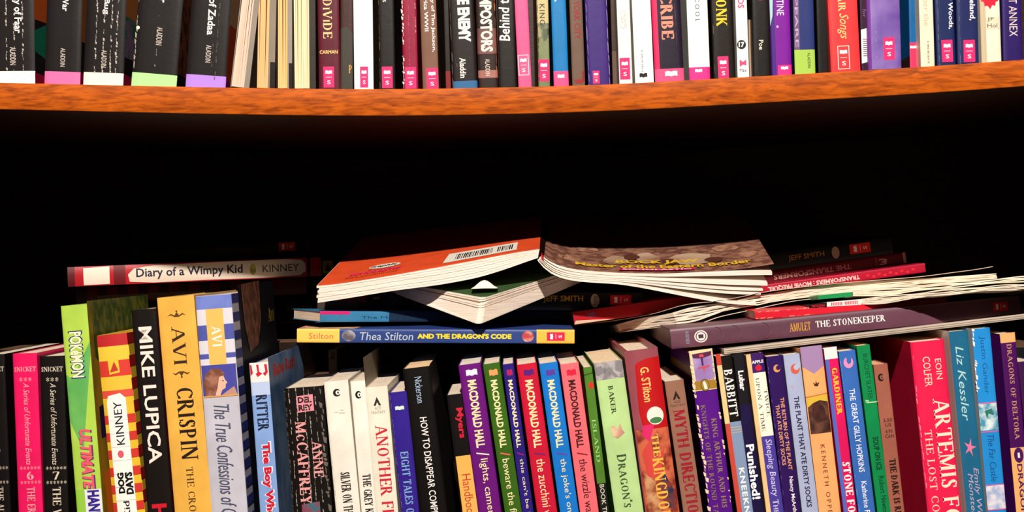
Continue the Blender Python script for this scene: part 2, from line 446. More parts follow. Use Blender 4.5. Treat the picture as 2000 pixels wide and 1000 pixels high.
up('thick black paperback with white foot band and three creased white cracks', 169, 246, 162, 242, BLK,
   [B(142, 170, 'FFF2DC'), T('Reality Bug', -66, 28, .50, .17, 'F4EEEA', bold=.02), alad(98, 132, .50)] + [CR(u, -40, 140, 'C0B4A8', .04, .7) for u in (.28, .47, .66, .8)] +
   [B(-200, 30, 'A8622E', side='r'), Q([(0, 30), (1, 25), (1, 100), (0, 110)], '1C6048', side='r', kind='mottle', col2='7A5A7A'), B(143, 170, 'A81048', side='r')])
up('thickest black paperback, pale green band at its foot', 270, 357, 256, 346, BLK,
   [B(144, 174, 'B4EC98'), T('Black Water', -100, 5, .55, .18, 'F4EEEA', bold=.02), alad(53, 88, .54), CR(.02, 0, 140, 'A8A488', .04, .9, 12), CR(.5, 30, 140, '8A7C74', .03, .3), E(.05, 57, .08, 7, 'FFF4E4', 'scuff_mark'),
    B(-200, 140, '38180E', 'mottle', '7A3C1C', side='r')])
up('thick black paperback with a lavender band at its foot, spine leaning', 374, 451, 362, 442, BLK,
   [B(147, 176, 'B886E6'), T('Rivers of Zadaa', -60, 68, .54, .19, 'F4EEEA', bold=.02), alad(88, 122, .52), CR(.72, -20, 150, '5E5048', .025, .6), CR(.62, 60, 150, '5E5048', .02, .4),
    B(-200, 45, 'C89A70', side='r'), B(45, 155, 'C0441E', side='r'), B(155, 175, 'B01878', side='r')])
# books with the fore-edge outwards: cover, spine at the back, page block facing the room
def fore(label, xs, pc, cc, boards=(True, True), notch=None, depth=0.125):
    xL0, xR0, xLb, xRb = xs; Y = -0.006
    yb = smooth_edge((xLb + xRb) / 2)
    BL = P(xLb, yb, Y); T0 = P(xL0, 0, Y); D = (BL - T0); D.y = 0; D.normalize(); R = Vector((-D.z, 0, D.x)); s = (Y - CY) / F
    w = ((xR0 - xL0) + (xRb - xLb)) / 2 * s * .99; h = .176
    BL.z += max(sz(BL.x) - BL.z, sz(BL.x + R.x * w) - (BL + R * w).z) + .0003
    fr = Matrix.Identity(4)
    for i, ax in enumerate((R, (-D).cross(R), -D)):
        for j in range(3): fr[j][i] = ax[j]
    fr.translation = BL
    root = thing('paperback_book', label, 'book', fr, GU)
    rnd = random.Random(label)
    # leaves: bundles of pages with slightly different overhang
    nb = max(5, int(w / .0011)); x = .0006
    t = (w - .0012) / nb
    bm = bmesh.new()
    for i in range(nb):
        y = rnd.uniform(0, .0007); tt = t * rnd.uniform(.93, 1.0)
        pts = []
        K = 6
        ph = rnd.uniform(-.0005, .0005)
        prev = None
        for k in range(K + 1):
            z = .0006 + (h - .0012) * k / K; dx = ph * math.sin(math.pi * k / K)
            ring = [bm.verts.new(v) for v in ((x + i * t + dx, y, z), (x + i * t + tt + dx, y, z), (x + i * t + tt + dx, depth - .001, z), (x + i * t + dx, depth - .001, z))]
            if prev:
                for q in range(4): bm.faces.new((prev[q], prev[(q + 1) % 4], ring[(q + 1) % 4], ring[q]))
            else: bm.faces.new(ring)
            prev = ring
        bm.faces.new(prev)
    bm_obj('page_block', bm, M(pc, 'pageX'), root)
    bm = bmesh.new(); t = .0005
    if boards[0]: box_bm(0, t, 0, depth, 0, h, bm)
    if boards[1]: box_bm(w - t, w, 0, depth, 0, h, bm)
    box_bm(0, w, depth - t, depth, 0, h, bm)
    bm_obj('cover', bm, M(cc), root)
    if boards[1]:
        cw = boards[1] * s
        bm_obj('cover_flap', box_bm(w, w + cw, -.0008, depth, 0, h, bmesh.new()), M(cc), root)
        if notch: bm_obj('dark_corner', box_bm(w + cw * .25, w + cw * 1.1, -.0014, -.0008, .0004, notch * s, bmesh.new()), M('1A100C'), root)
fore('paperback turned fore-edge outward with pinkish curved pages', (470, 492, 450, 485), 'F0C8B4', '8E8478', (1, 9))
fore('orange-tan page edge book beside the pinkish page edges', (504, 527, 500, 526), 'F4BC84', '8A7C6E', (0, 12), 52)
fore('narrow tan page edge book between two dark-notched cover flaps', (541, 563, 541, 563), 'F8C484', '93897C', (0, 8), 50)
fore('cream and pink page edge book just before the maroon spine', (573, 606, 574, 606), 'FADDB4', '332C24', (0, 11))

up('maroon spine with gold lettering reading DIVIDE and a pink label', 620, 663, 623, 664, '5A1626',
   [T('GREAT DiViDE', -92, 75, .45, .44, 'E8D090', font='s', name='title_lettering'), T('CARMAN', 98, 105, .48, .84, 'F0C878', 'h', name='author_lettering', bold=.02), LAB(.47, 130, 171, .5)])
up('dark brown spine with a single gold letter near its foot', 665, 689, 665, 690, '3E241E',
   [Q([(0, 56), (.5, 52), (.95, 66), (1, 176), (0, 176)], '3A342C', 'paper_wrap'), T('P', 127, 143, .78, .22, 'D8A848', 'h', font='s')])
up('pure white blank spine with one pink label', 690, 728, 692, 729, 'FFFFFF', [LAB(.52, 130, 171, .42), B(-200, 180, '5A4030', side='r')])
up('black spine with pink label, next to the white spine', 738, 770, 741, 772, '171110', [T('Ghosts', -60, 4, .45, .3, 'E0D8D0'), LAB(.5, 130, 172, .66), CR(.05, -20, 170, '6A5648', .04, .9, 20)])
up('crimson spine with worn white edge and pink label', 784, 813, 788, 817, '8E1236',
   [LAB(.5, 131, 173, .74), CR(.04, -30, 170, 'E8DCD0', .12, .85, 7, 'worn_edge'), CR(.45, -30, 170, 'C04468', .04, .9, 14), CR(.9, -30, 60, 'D8A0A0', .05, .5)])
up('brown textured spine lettered in white, diary title on two lines', 820, 853, 826, 856, '7A5644',
   [T('Diary of Tim Jackson,', -26, 102, .76, .27, 'F4EEE8', bold=.015), T('South Africa WWII', -56, 61, .36, .25, 'F4EEE8', bold=.015), LAB(.6, 133, 174, .7), B(-200, 180, '4A3020', side='r')])
up('small dim book slumped in the gap before the blue-footed black spine', 866, 876, 871, 881, '1C120E', [B(139, 178, '7A1018')], Y=.02, h=.16)
up('black spine lettered THE ENEMY over a blue foot band', 876, 927, 884, 931, '1C1412',
   [B(158, 180, '2C6494'), T('THE ENEMY', -30, 82, .58, .48, 'FFF8EA', bold=.05), T('Aladdin', 113, 152, .45, .25, 'F0E8E0', name='publisher_lettering', bold=.02), CR(.22, 88, 130, '8A7C70', .03, .5, 4), CR(.03, -20, 178, '544A44', .05, .9, 30), B(158, 180, 'C02860', side='r')])
up('dark brown spine with large cream capitals and a coppery patch', 929, 967, 935, 973, '2A1814',
   [B(55, 105, '4A2420', 'soft', '7A3C34'), B(137, 152, 'B06A5C', 'soft', '6A3A34'), T('IMPOSTORS', -13, 101, .5, .62, 'FFF4D8', bold=.04), T('ALADDIN', 115, 148, .5, .24, 'E0CCC0', name='publisher_lettering'), CR(.95, -30, 130, 'A85E2C', .05, .8, 18)])
up('near-black spine with handwritten white lettering', 970, 1004, 975, 1010, '1A1310', [T('Behind the', -24, 80, .40, .6, 'FFFAF4', 'u', shear=.1, bold=.012)])
up('narrow hot pink spine with outlined label', 1005, 1031, 1013, 1038, 'FA5C8E', [LAB(.46, 107, 147, .8, outline=True), B(-200, 175, 'C02058', side='r')])
up('cream to olive green spine with tree foliage and pink label', 1048, 1071, 1052, 1074, 'C6B684',
   [B(58, 180, '4E5E36', 'soft', '8A8E5A'), B(45, 80, '3E4A26', 'mottle', 'A8A070'), T('KING', 8, 48, .46, .46, '2E2A18', space=1.2, name='author_lettering'), LAB(.5, 116, 159, .92), CR(.05, -20, 178, '3A2A1A', .08, .9, 22)])
up('bright sky-blue spine with pink foot band', 1076, 1105, 1082, 1111, '1478B8', [B(139, 175, 'FA4E86'), BK(.5, 149, .46, 9, 'FFF6F4'), T('STAR', -66, 4, .5, .5, 'F0F0F0', bold=.02), B(138, 175, 'D81C4C', side='r')])
up('grey-brown spine with faint red lettering reading YORK CITY', 1112, 1138, 1118, 1142, '6C5446',
   [T('NEW YORK CITY', -36, 77, .55, .5, '8E1E20', bold=.03), Q([(.75, 138), (.95, 140), (.95, 158), (.75, 163), (.3, 163), (.15, 156), (.3, 155), (.7, 155), (.8, 150)], '8E1E20')])
up('wide plain indigo spine with a tiny pink label', 1142, 1187, 1149, 1191, '3C2272', [LAB(.37, 138, 163, .3), CR(.04, -30, 168, '8A7EA0', .04, .95, 30), CR(.97, -30, 168, '9A8EB0', .04, .95, 26)])  # pale strips along both edges are painted highlights
up('brownish slim book sunk between indigo and white spines', 1192, 1201, 1197, 1206, '3A2820', [B(100, 175, '5A4238')], Y=.012)
up('slim white spine with faint oval emblem and pink label', 1204, 1230, 1210, 1235, 'F6EEE4', [E(.46, 38, .72, 36, 'CBB9A8'), E(.46, 38, .66, 33, 'F6EEE4'), T('UNLOCK THE\nCIRCLE', 26, 51, .48, .4, '8A7A6C', bold=.0), LAB(.46, 113, 155, .78)])
up('white spine with small black number and black open-book mark', 1234, 1271, 1241, 1277, 'FAF4EC', [T('0-590-43145-5', 98, 140, .42, .12, '2A2420'), BK(.45, 147, .42, 11, '16100E')])
up('crimson-edged dark spine with salmon lettering and pink foot', 1272, 1331, 1280, 1335, '201428',
   [B(-200, 170, 'F0205A', u1=.18), B(134, 170, 'FA4E80'), BK(.56, 144, .42, 13, 'FFF8F4'), T('SCRIBE', -28, 77, .5, .44, 'F49078', font='s', k=1.3), CR(.8, -30, 130, '5A4A5A', .015, .9, 30)])
up('white spine lettered COOL with magenta foot band', 1341, 1382, 1347, 1387, 'FAF6EE', [B(131, 165, 'F02C86'), BK(.45, 138, .34, 8, 'FFF0F4'), T('COOL', -4, 42, .5, .22, '3A3634', space=1.5), B(-200, 165, '1A1414', side='r')])
up('black spine with large gold letters and pink label', 1388, 1431, 1394, 1438, '18100C', [T('MONK', -24, 51, .46, .52, 'F0C828', font='s', k=1.25), LAB(.45, 110, 154, .48), CR(.06, -20, 150, '5A4436', .05, .4, 20)])
up('slim white spine with round black emblem numbered 17', 1436, 1460, 1441, 1462, 'FAF4F0', [T('KIDS', -18, 16, .48, .56, 'F05080', bold=.03), E(.42, 87, .78, 18, '181414', 'number_emblem'), T('17', 82, 92, .42, .5, 'FFFFFF', 'h', bold=.04),
   Q([(.2, 116), (.5, 121), (.78, 116), (.78, 128), (.5, 126), (.2, 130)], 'F04878', 'publisher_mark'), T('Max', 134, 140, .48, .6, '4A3434', 'h', name='publisher_lettering')])
up('thin beige book sunk low beside the slim white spine', 1461, 1468, 1464, 1471, '9C846E', [], Y=.004, h=.039)
up('black spine with small white name near its lower half', 1468, 1501, 1472, 1507, '16120E', [T('Poe', 78, 97, .48, .26, 'F0E8D8', bold=.01, name='author_lettering'), E(.5, -2, .3, 6, 'A02028')], Y=-.004)
up('bright purple spine with white lettering and pink foot label', 1503, 1541, 1508, 1548, '7A1896',
   [T('CHRISTINE', -42, 30, .52, .36, 'F4ECF4', font='b'), B(127, 156, 'F42C84', u0=.3), BK(.64, 133, .36, 8, 'FFF4F8'), B(-40, 160, '3E1478', u1=.22), Q([(0, -40), (.2, -40), (.12, 30), (0, 50)], 'A8D0C8'), E(.35, 52, .1, 5, 'E0C8E0', 'scuff_mark')])
up('deep blue and lime green spine with mauve lettered edge', 1549, 1589, 1553, 1593, '28346E',
   [B(-200, 98, '6A4A78', u1=.27), T('SHAKESPEARE', -130, 92, .14, .16, 'B8A0BC', bold=.01), B(97, 160, 'A6C850'), alad(103, 133, .70, .14, '2E3A1C')])
up('black book set back before the red spine', 1594, 1616, 1598, 1622, '100C0A', [], Y=-.001)
up('bright red spine with pale yellow script lettering and outlined label', 1617, 1676, 1624, 1680, 'F23A3C', [T('Air', -14, 22, .5, .34, 'F0D488', font='s'), T('Songs', 26, 76, .47, .4, 'F4CE80', shear=.35), LAB(.44, 89, 135, .4, outline=True)])
up('dark plum spine with a white barcode sticker', 1679, 1696, 1683, 1699, '32102E', [Q([(.05, 58), (.95, 54), (.95, 120), (.05, 124)], 'F4E4E4', 'barcode_sticker')] + [Q([(.25, y), (.7, y), (.7, y + 1.5), (.25, y + 1.5)], '6A5A64', 'barcode_bar') for y in range(76, 112, 4)] + [T('for', 18, 34, .5, .4, '8A5A86')], Y=-.004)
up('wide lilac-purple marbled spine with pink label', 1693, 1758, 1697, 1761, '8A6AB4', [LAB(.63, 73, 117, .34), CR(.25, 60, 140, 'D0C0DC', .012, .5, 5), B(-200, 140, '6A2488', u1=.1)], cover_mat='soft', cover2='5C3A96')
up('blue book propped above the shelf with a pink end band', 1775, 1795, 1777, 1796, '0C5C98', [B(83, 140, 'FA2C5A'), BK(.35, 92, .62, 7, 'FFF4F4'), B(-200, 112, '103468', side='r')], lift=26, Y=.002, h=.16)
up('dark red book end tucked beneath the propped blue book', 1772, 1796, 1770, 1797, '3A0E0A', [], Y=.03, h=.008)
up('ivory paperback with faint lettering and tiny number at its foot', 1795, 1821, 1799, 1827, 'EEE0C6', [T('Number the', -40, 50, .5, .4, 'C8B898', shear=.1), T('0 440 80164 X', 80, 124, .56, .16, '6A5C48')])
up('navy spine with serif words ending in WOODS and pink label', 1826, 1864, 1831, 1865, '1E2A58', [T('by Woods,', -14, 57, .8, .32, 'F4F0EC', bold=.02, shear=.05), LAB(.56, 78, 121, .6), CR(.12, -20, 124, '4A567C', .05, .9, 26)])
up('navy spine with pale lettering, next to the white maple-leaf spine', 1868, 1910, 1871, 1912, '20285A', [T('Iceland,', -12, 40, .72, .3, 'F0ECEC', bold=.02, shear=.05), LAB(.55, 78, 121, .54), CR(.12, -20, 120, '4A567C', .05, .9, 26)])
up('cream library spine with red maple leaf and typed call letters', 1914, 1953, 1918, 1956, 'F4E6CC',
   [B(-100, 130, 'C8B494', u1=.26), Q([(.05, -14), (.5, -30), (1, -14), (.92, 2), (.8, 4), (.76, 12), (.62, 10), (.5, 18), (.38, 11), (.22, 12), (.2, 4), (.05, 2)], 'F41C38', 'maple_leaf'), B(33, 57, 'E6D6B8', u0=.26),
    T('JF', 34, 42, .5, .34, '3A342C', 'h', name='call_number'), T('Hol', 46, 54, .58, .5, '3A342C', 'h', name='call_number')])
up('indigo spine lettered THE SECRET ANNEX in pale capitals', 1957, 1995, 1960, 1998, '2C1A60', [T('SECRET ANNEX', -50, 71, .55, .42, 'E8D0C8', font='b')])

# ------------------------------------------------------------------ front row on the lower shelf
GF = 'books standing in the front row of the lower shelf'
ends = []
def low(label, TL, TR, xb, cover, decals=(), kind='p', Y=0.0, depth=0.13, yb=1000, **k):
    A = P(TL[0], TL[1], Y); Bp = P(xb, yb, Y)
    D = (Bp - A); D.normalize(); R = Vector((-D.z, 0, D.x))
    w = (P(TR[0], TR[1], Y) - A).dot(R) * 0.985
    h = (ZLOW + .0002 - A.z) / D.z
    # the corner resting on the board: whichever is lower
    if R.z < 0: h = (ZLOW + .0002 - A.z - R.z * w) / D.z
    Cc = A + R * w / 2
    Bq = A + D * h
    ends.append((label, Bq.x, Bq.x + R.x * w))
    return build_book(label, A, R, w, D, h, (proj(Cc), proj(Cc + D * h)), cover, kind=kind, depth=depth, decals=decals, group=GF, **k)
def stars(c, uf, wf, n, col, hpx=9):
    return T('*' * n, c - hpx / 2, c + hpx / 2, uf, wf, col, 'h', name='star_row', space=1.3)
def series(numc, c, n, e):
    return [T('SNICKET', 716, 726, .5, .88, c, 'h', font='s', name='author_lettering'), stars(741, .5, .5, 3, c), T('A Series of Unfortunate Events', 748, 908, .52, .24, c, shear=.28, name='series_lettering'),
            stars(914, .55, .82, 6, c, 7), T(n, 921, 937, .55, .28, c, 'h', font='s', name='volume_number'), stars(942, .55, .82, 6, c, 7), T(e, 951, 1120, .55, .36, c, font='s')]
low('black spine cut by the frame edge, before the hot pink spine', (-34, 693), (9, 690), -22, '120E0E', series(0, 'C8B8A8', '5', 'THE AUSTERE ACADEMY'), 'p', depth=.125)
low('hot pink paperback with starred series lettering numbered 6', (24, 691), (72, 688), 36, 'E8185E', series(0, 'F0A0A8', '6', 'THE ERSATZ ELEVATOR'), depth=.125)
low('black paperback with starred series lettering numbered 7', (77, 696), (125, 691), 86, '15110F', series(0, 'DCCDB8', '7', 'THE VILE VILLAGE'), depth=.125)
low('tall lime green handbook spine with slanted darker green patch and cartoon-style lettering', (118, 598), (170, 593), 150, 'B2D450',
    [Q([(.0, 730), (.25, 740), (1, 668), (1, 690), (.45, 880), (.0, 820)], '5CAC54', kind='soft', col2='7CC25C'), B(955, 1180, '98CC44'),
     T('POKéMON', 646, 739, .47, .56, '28306E', bold=.055, name='logo_shadow'), T('POKéMON', 648, 737, .47, .46, 'F6EEC8', bold=.03, name='logo_lettering'),
     T('ULTIMATE', 838, 958, .56, .5, '5A3A60', bold=.05, shear=.25, name='title_shadow'), T('ULTIMATE', 838, 956, .54, .42, 'F25A70', bold=.04, shear=.25),
     B(956, 1120, 'E8E4F0', u0=.36, u1=.98), T('HANDBOOK', 958, 1072, .68, .46, '34208A', bold=.05),
     B(590, 1200, 'B08A20', side='r', kind='soft', col2='7A6A18'), Q([(0.06, 590), (1, 590), (1, 720), (.5, 700), (.3, 760), (.06, 700)], '2E4A14', side='r', kind='mottle', col2='6A6A1C'), Q([(.06, 800), (.5, 780), (.5, 860), (.06, 862)], '2A1A50', side='r'), Q([(.06, 930), (.7, 880), (.7, 1100), (.06, 1100)], 'D8741C', side='r')], depth=.15)
stripe = lambda a, b, c, **k: B(a, b, c, **k)
low('red and yellow banded hardcover with white notebook-paper strip', (187, 656), (248, 648), 221, 'E8BE34',
    [B(653, 676, 'C02A2C'), B(676, 704, 'F0C840'), B(704, 735, 'D83C30'), Q([(.3, 704), (.64, 701), (.66, 728), (.32, 731)], 'F0C43C', 'publisher_mark'), Q([(.34, 727), (.5, 706), (.62, 724)], 'C23A2C', 'publisher_mark'), B(735, 762, 'F0C23C'), B(762, 776, 'E05040')] +
    [B(776 + i * 34, 793 + i * 34, 'D03428') for i in range(1, 12)] + [Q([(.2, 772), (.6, 768), (.76, 778), (.78, 1200), (.14, 1200), (.14, 784)], 'FFF8EE', 'paper_strip')] +
    [B(820 + i * 26, 820.8 + i * 26, 'C8C4D0', u0=.14, u1=.78, name='ruled_line') for i in range(8)] +
    [T('KINNEY', 784, 868, .48, .26, '26203A', 'u', name='author_lettering'), E(.44, 886, .2, 14, 'E05A70', 'small_stamp'), T('DOG', 922, 962, .36, .22, '100C0C', 'u', bold=.05), T('DAYS', 922, 965, .62, .24, '100C0C', 'u', bold=.05), T('Wimpy Kid', 978, 1090, .5, .26, '26203A', 'u', bold=.01)] +
    [B(653 + i * 44, 675 + i * 44, 'A81C1C', side='r') for i in range(13)], kind='h', depth=.14)
low('black spine with bold white and pinkish capitals', (256, 606), (305, 602), 288, '181210', [T('MIKE LUPICA', 638, 905, .50, .54, 'FFE6DA', bold=.018, name='author_lettering'), T('HEAT', 984, 1110, .5, .6, 'D0182C', bold=.03), B(600, 1250, '4A0A10', side='r')], depth=.14)
def flourish(c, col, s=1):
    return [Q([(.25, c + 2 * s), (.34, c - 3 * s), (.44, c + 1 * s), (.5, c - 6 * s), (.56, c + 1 * s), (.66, c - 3 * s), (.75, c + 2 * s), (.66, c), (.56, c + 4 * s), (.44, c + 4 * s), (.34, c)], col, 'flourish'), E(.5, c - 7 * s, .05, 4, col, 'flourish')]
low('golden yellow spine with widely spaced black serif capitals', (306, 582), (379, 575), 341, 'ECB24C',
    flourish(615, '5A3A18') + [T('AVI', 637, 712, .5, .36, '3A2418', font='s', name='author_lettering', k=.85)] + flourish(729, '5A3A18', -1) + [T('CRISPIN', 758, 898, .54, .48, '241410', font='s'), T('THE CROSS OF LEAD', 912, 1112, .5, .2, '5A3A20', font='s', k=.8)], depth=.14)
low('thick lavender-white spine with blue checks and small girl portrait', (381, 579), (452, 574), 413, 'C6C2CE',
    [B(577, 603, '5260B4', 'soft', '7484D0'), B(603, 634, 'DCD8E0'), B(634, 664, '5058A8'), B(664, 690, 'DCD8E0'), B(690, 704, '5058A8'), B(700, 712, 'DCD8E0'), B(603, 712, 'F0BE62', u0=.26, u1=.74), T('AVI', 636, 677, .52, .28, 'FFF8F0', font='s', name='author_lettering'),
     B(712, 774, '4A48A0', u0=.02, u1=.98, name='portrait_panel'),
     Q([(.1, 772), (.04, 748), (.12, 730), (.3, 719), (.52, 720), (.66, 730), (.6, 742), (.5, 746), (.46, 760), (.3, 773)], '7A4430', 'painted_hair', kind='mottle', col2='A8705A'),
     Q([(.5, 736), (.62, 734), (.66, 742), (.72, 748), (.67, 751), (.66, 758), (.56, 762), (.5, 772), (.36, 772), (.44, 756)], 'E8B8A0', 'painted_face'), Q([(.62, 768), (.9, 756), (.98, 774), (.5, 774)], 'C09080', 'painted_shoulder'),
     E(.60, 744, .05, 2.2, '3A2420', 'painted_eye'), Q([(.02, 772), (.98, 772), (.98, 774.5), (.02, 774.5)], 'E8A24C'),
     T('The True Confessions of Charlotte', 790, 1068, .5, .44, '54566E', shear=.35)] +
    [B(560, 1260, '100E18', side='r', u0=.14)] + [B(577 + i * 36, 595 + i * 36, '34387E', side='r', u0=.005, u1=.14) for i in range(17)] + [Q([(.2, 560), (.62, 556), (.6, 640), (.5, 690), (.3, 700), (.22, 640)], '5A3424', side='r', kind='mottle', col2='8A5A40', name='painted_figure'), T('Avi', 618, 650, .86, .14, 'B89A3C', 'h', side='r', font='s')], depth=.16, cover_mat='gloss', name='paperback_book')
low('pale to mid blue paperback with red bold lettering and white head', (487, 713), (524, 707), 508, '86A6DC',
    [B(708, 746, 'F6E8E4'), B(746, 772, 'BCCCEC'), Q([(.02, 712), (.1, 712), (.16, 728), (.02, 734)], 'D01C34'), Q([(.36, 712), (.48, 712), (.5, 726), (.66, 730), (.4, 736), (.3, 730), (.4, 727)], 'D01C34'), Q([(.78, 712), (.92, 712), (.95, 728), (.8, 735), (.68, 730), (.82, 726)], 'D01C34'),
     T('RITTER', 771, 841, .5, .62, '14203C', font='s', k=1.2, name='author_lettering'), T('The Boy Who', 862, 1014, .52, .66, 'FFF0F0', font='b', bold=.075, name='lettering_outline'), T('The Boy Who', 864, 1012, .52, .52, 'CC1434', font='b', bold=.05),
     B(700, 1200, '4A6C9C', side='r', kind='soft', col2='7A94B4'), T('Babe Ruth', 716, 742, .42, .62, 'B83A34', 'h', side='r', bold=.04)], depth=.145)
low('creased black mass-market spine with pink double-row lettering', (554, 759), (632, 753), 572, '15100E',
    [Q([(.3, 773), (.72, 771), (.73, 803), (.31, 805)], 'F090A0', 'publisher_mark'), T('DEL\nREY', 775, 802, .515, .36, '2A1012', 'h', bold=.05, name='publisher_lettering'),
     T('ANNE', 862, 934, .73, .26, 'F4A0A0', font='s', k=1.1, name='author_lettering'), T('McCAFFREY', 822, 985, .36, .3, 'F4A0A0', font='s', k=1.1, name='author_lettering')] +
    [CR(u, 756, 1160, 'B8AC9A', .022, .75, 9) for u in (.12, .3, .5, .62, .78)] + [CR(.93, 760, 1160, '6A6258', .10, .9, 12, 'worn_edge'), Q([(.24, 984), (.7, 980), (.7, 1100), (.24, 1100)], '8A3A4A', kind='mottle', col2='3A6A7A'), CR(.02, 760, 1150, '4A403A', .04, .7, 10)], depth=.11)
def cmark(c, uf, wf, col, bg): return [E(uf, c, wf, 15, col, 'publisher_mark'), E(uf + wf * .12, c, wf * .56, 9, bg, 'publisher_mark'), Q([(uf + wf * .2, c - 2.5), (uf + wf * .6, c - 5), (uf + wf * .6, c + 5), (uf + wf * .2, c + 2.5)], bg, 'publisher_mark'), E(uf + wf * .16, c, wf * .22, 4, col, 'publisher_mark')]
low('white spine with round black mark, wider of two alike white spines', (632, 746), (680, 741), 656, 'F2EADC', cmark(767, .5, .32, '1C1614', 'F2EADC') + [CR(.5, 800, 806, 'D8CCBC', .5, .8, 3), T('SILVER ON THE TREE', 922, 1042, .52, .42, '241C18', font='s', k=1.2), CR(.03, 760, 1150, 'A89A88', .03, .6, 12)], depth=.11)
low('slim white spine with round black mark and upright black capitals', (684, 745), (713, 742), 706, 'F6EEE0', cmark(771, .48, .44, '1C1614', 'F6EEE0') + [T('THE GREY KING', 926, 1024, .55, .6, '241C18', font='s', k=1.2), B(700, 1250, '8A7C6A', side='r')], depth=.11)
tri = lambda c, uf, wf, col: [Q([(uf, c - 9), (uf + wf / 2, c + 8), (uf + wf * .2, c + 8), (uf, c + 1), (uf - wf * .2, c + 8), (uf - wf / 2, c + 8)], col, 'publisher_mark')]
low('ivory spine with triangular mark and large red lettering', (713, 757), (757, 753), 734, 'EEE6D2', tri(784, .48, .34, '2A2620') + [T('ACE\nFANTASY', 794, 808, .5, .62, '8A8070', 'h', name='publisher_lettering'), T('ANOTHER FINE', 830, 1040, .56, .56, 'CC2434', font='s')], depth=.11)
low('royal purple-blue spine with small two-tone book mark', (760, 767), (795, 763), 784, '34208C', [BK(.5, 797, .5, 10, 'D8ECDC'), T('EIGHT TALES OF', 882, 1012, .5, .46, '84B0DC', font='s', k=1.1), CR(.04, 770, 1150, '6A50B0', .04, .7, 14)], depth=.11)
low('black spine with tall narrow white lettering, cream page top', (786, 721), (840, 716), 820, '110D0C', [T('Nickerson', 736, 787, .52, .26, 'A8BED8', name='author_lettering'), T('HOW TO DISAPPEAR COMPLETELY', 815, 1045, .54, .26, 'FFF6F0', bold=.005), B(715, 1250, '140E0C', side='r')], depth=.13, pages='FAD6A8')
low('shorter black spine with red name above a yellow panel', (872, 772), (905, 767), 901, '130E0D', [T('Myers', 797, 856, .60, .5, 'D41C3C', bold=.03, name='author_lettering'), B(890, 1200, 'F4B458', u0=.08), T('Handbook', 926, 1014, .56, .52, 'C23A30', bold=.0), B(880, 1200, '7A2410', side='l', kind='soft', col2='C05A20')], depth=.12, Y=.006)
def mac(col, mk, tl, tc='F8E8B0', sl='F4E8D0', th=.0, y=742):
    return [BK(.55, 728, .5, 16, mk), T('MACDONALD HALL', y, 874, .5, .40, tc, bold=.035), Q([(.26, 885), (.26, 882.5), (.82, 888.5), (.82, 891)], sl, 'slash_mark'), T(tl, 896, 894 + 8.1 * len(tl), .52, .42, tc, bold=.0)]
low('violet paperback from the matched series, white book mark', (895, 714), (939, 708), 935, '6A1478', mac(0, 'E8E8F8', 'lights, camera, disaster!'), pages='F0E6D8', depth=.11)
low('dark olive green paperback of the matched series, orange book mark', (943, 712), (976, 707), 986, '3A6418', mac(0, 'FAA060', 'beware the fish!', sl='F46A50'), depth=.11)
low('narrow indigo paperback of the matched series, magenta book mark', (981, 712), (1003, 708), 1020, '2C1C7A', mac(0, 'B8185A', "this can't be happening", sl='A01878'), depth=.11)
low('crimson red paperback of the matched series, violet book mark', (1009, 713), (1048, 706), 1049, 'CC1838', mac(0, '5A1878', 'the zucchini warriors', sl='6A1C70'), depth=.11)
low('azure blue paperback of the matched series, purple book mark', (1053, 711), (1089, 706), 1094, '1A78D0', mac(0, '5A3CA0', "the joke's on us", sl='6A3CA8'), depth=.11)
low('salmon pink paperback of the matched series, red book mark and dark lettering', (1094, 712), (1130, 705), 1133, 'FA6E76', mac(0, 'E01C40', 'the wizzle war', tc='421418', sl='8A2030'), depth=.11)
low('narrow moss green spine with tiny red apple and spaced capitals', (1139, 718), (1156, 714), 1173, '52802A', [Q([(0, 731), (1, 728), (1, 730), (0, 733)], '2A4A12'), E(.66, 753, .62, 14, 'D03424', 'apple_emblem'), T('ISLAND', 819, 902, .48, .46, 'A8D880', font='s', k=.8), B(944, 1200, '14160E'), T('BOOK THREE', 946, 1030, .5, .5, 'E8E0D0')], depth=.11)
low('pale green spine with silver ornamental head and small dragon vignette', (1160, 711), (1216, 704), 1201, 'BCDC94',
    [B(706, 740, 'B8B0B0', 'mottle', '7C7478'), Q([(.2, 740), (.5, 716), (.8, 738), (.66, 738), (.5, 726), (.36, 740)], '8A8488', 'scroll_ornament'), Q([(.0, 716), (.25, 712), (.3, 726), (.1, 732), (.0, 728)], '8A8488', 'scroll_ornament'), Q([(1, 712), (.75, 710), (.7, 724), (.9, 730), (1, 724)], '8A8488', 'scroll_ornament'),
     T('BAKER', 753, 808, .46, .18, '3A4428', font='s', name='author_lettering'), Q([(.25, 834), (.4, 830), (.5, 838), (.62, 828), (.66, 840), (.74, 846), (.6, 852), (.45, 856), (.3, 850)], 'C8907A', 'dragon_vignette', kind='mottle', col2='E8C8A0'),
     T("Dragon's Egg", 887, 1042, .5, .34, '3C5430', font='s')], depth=.12, pages='FAE0BC')
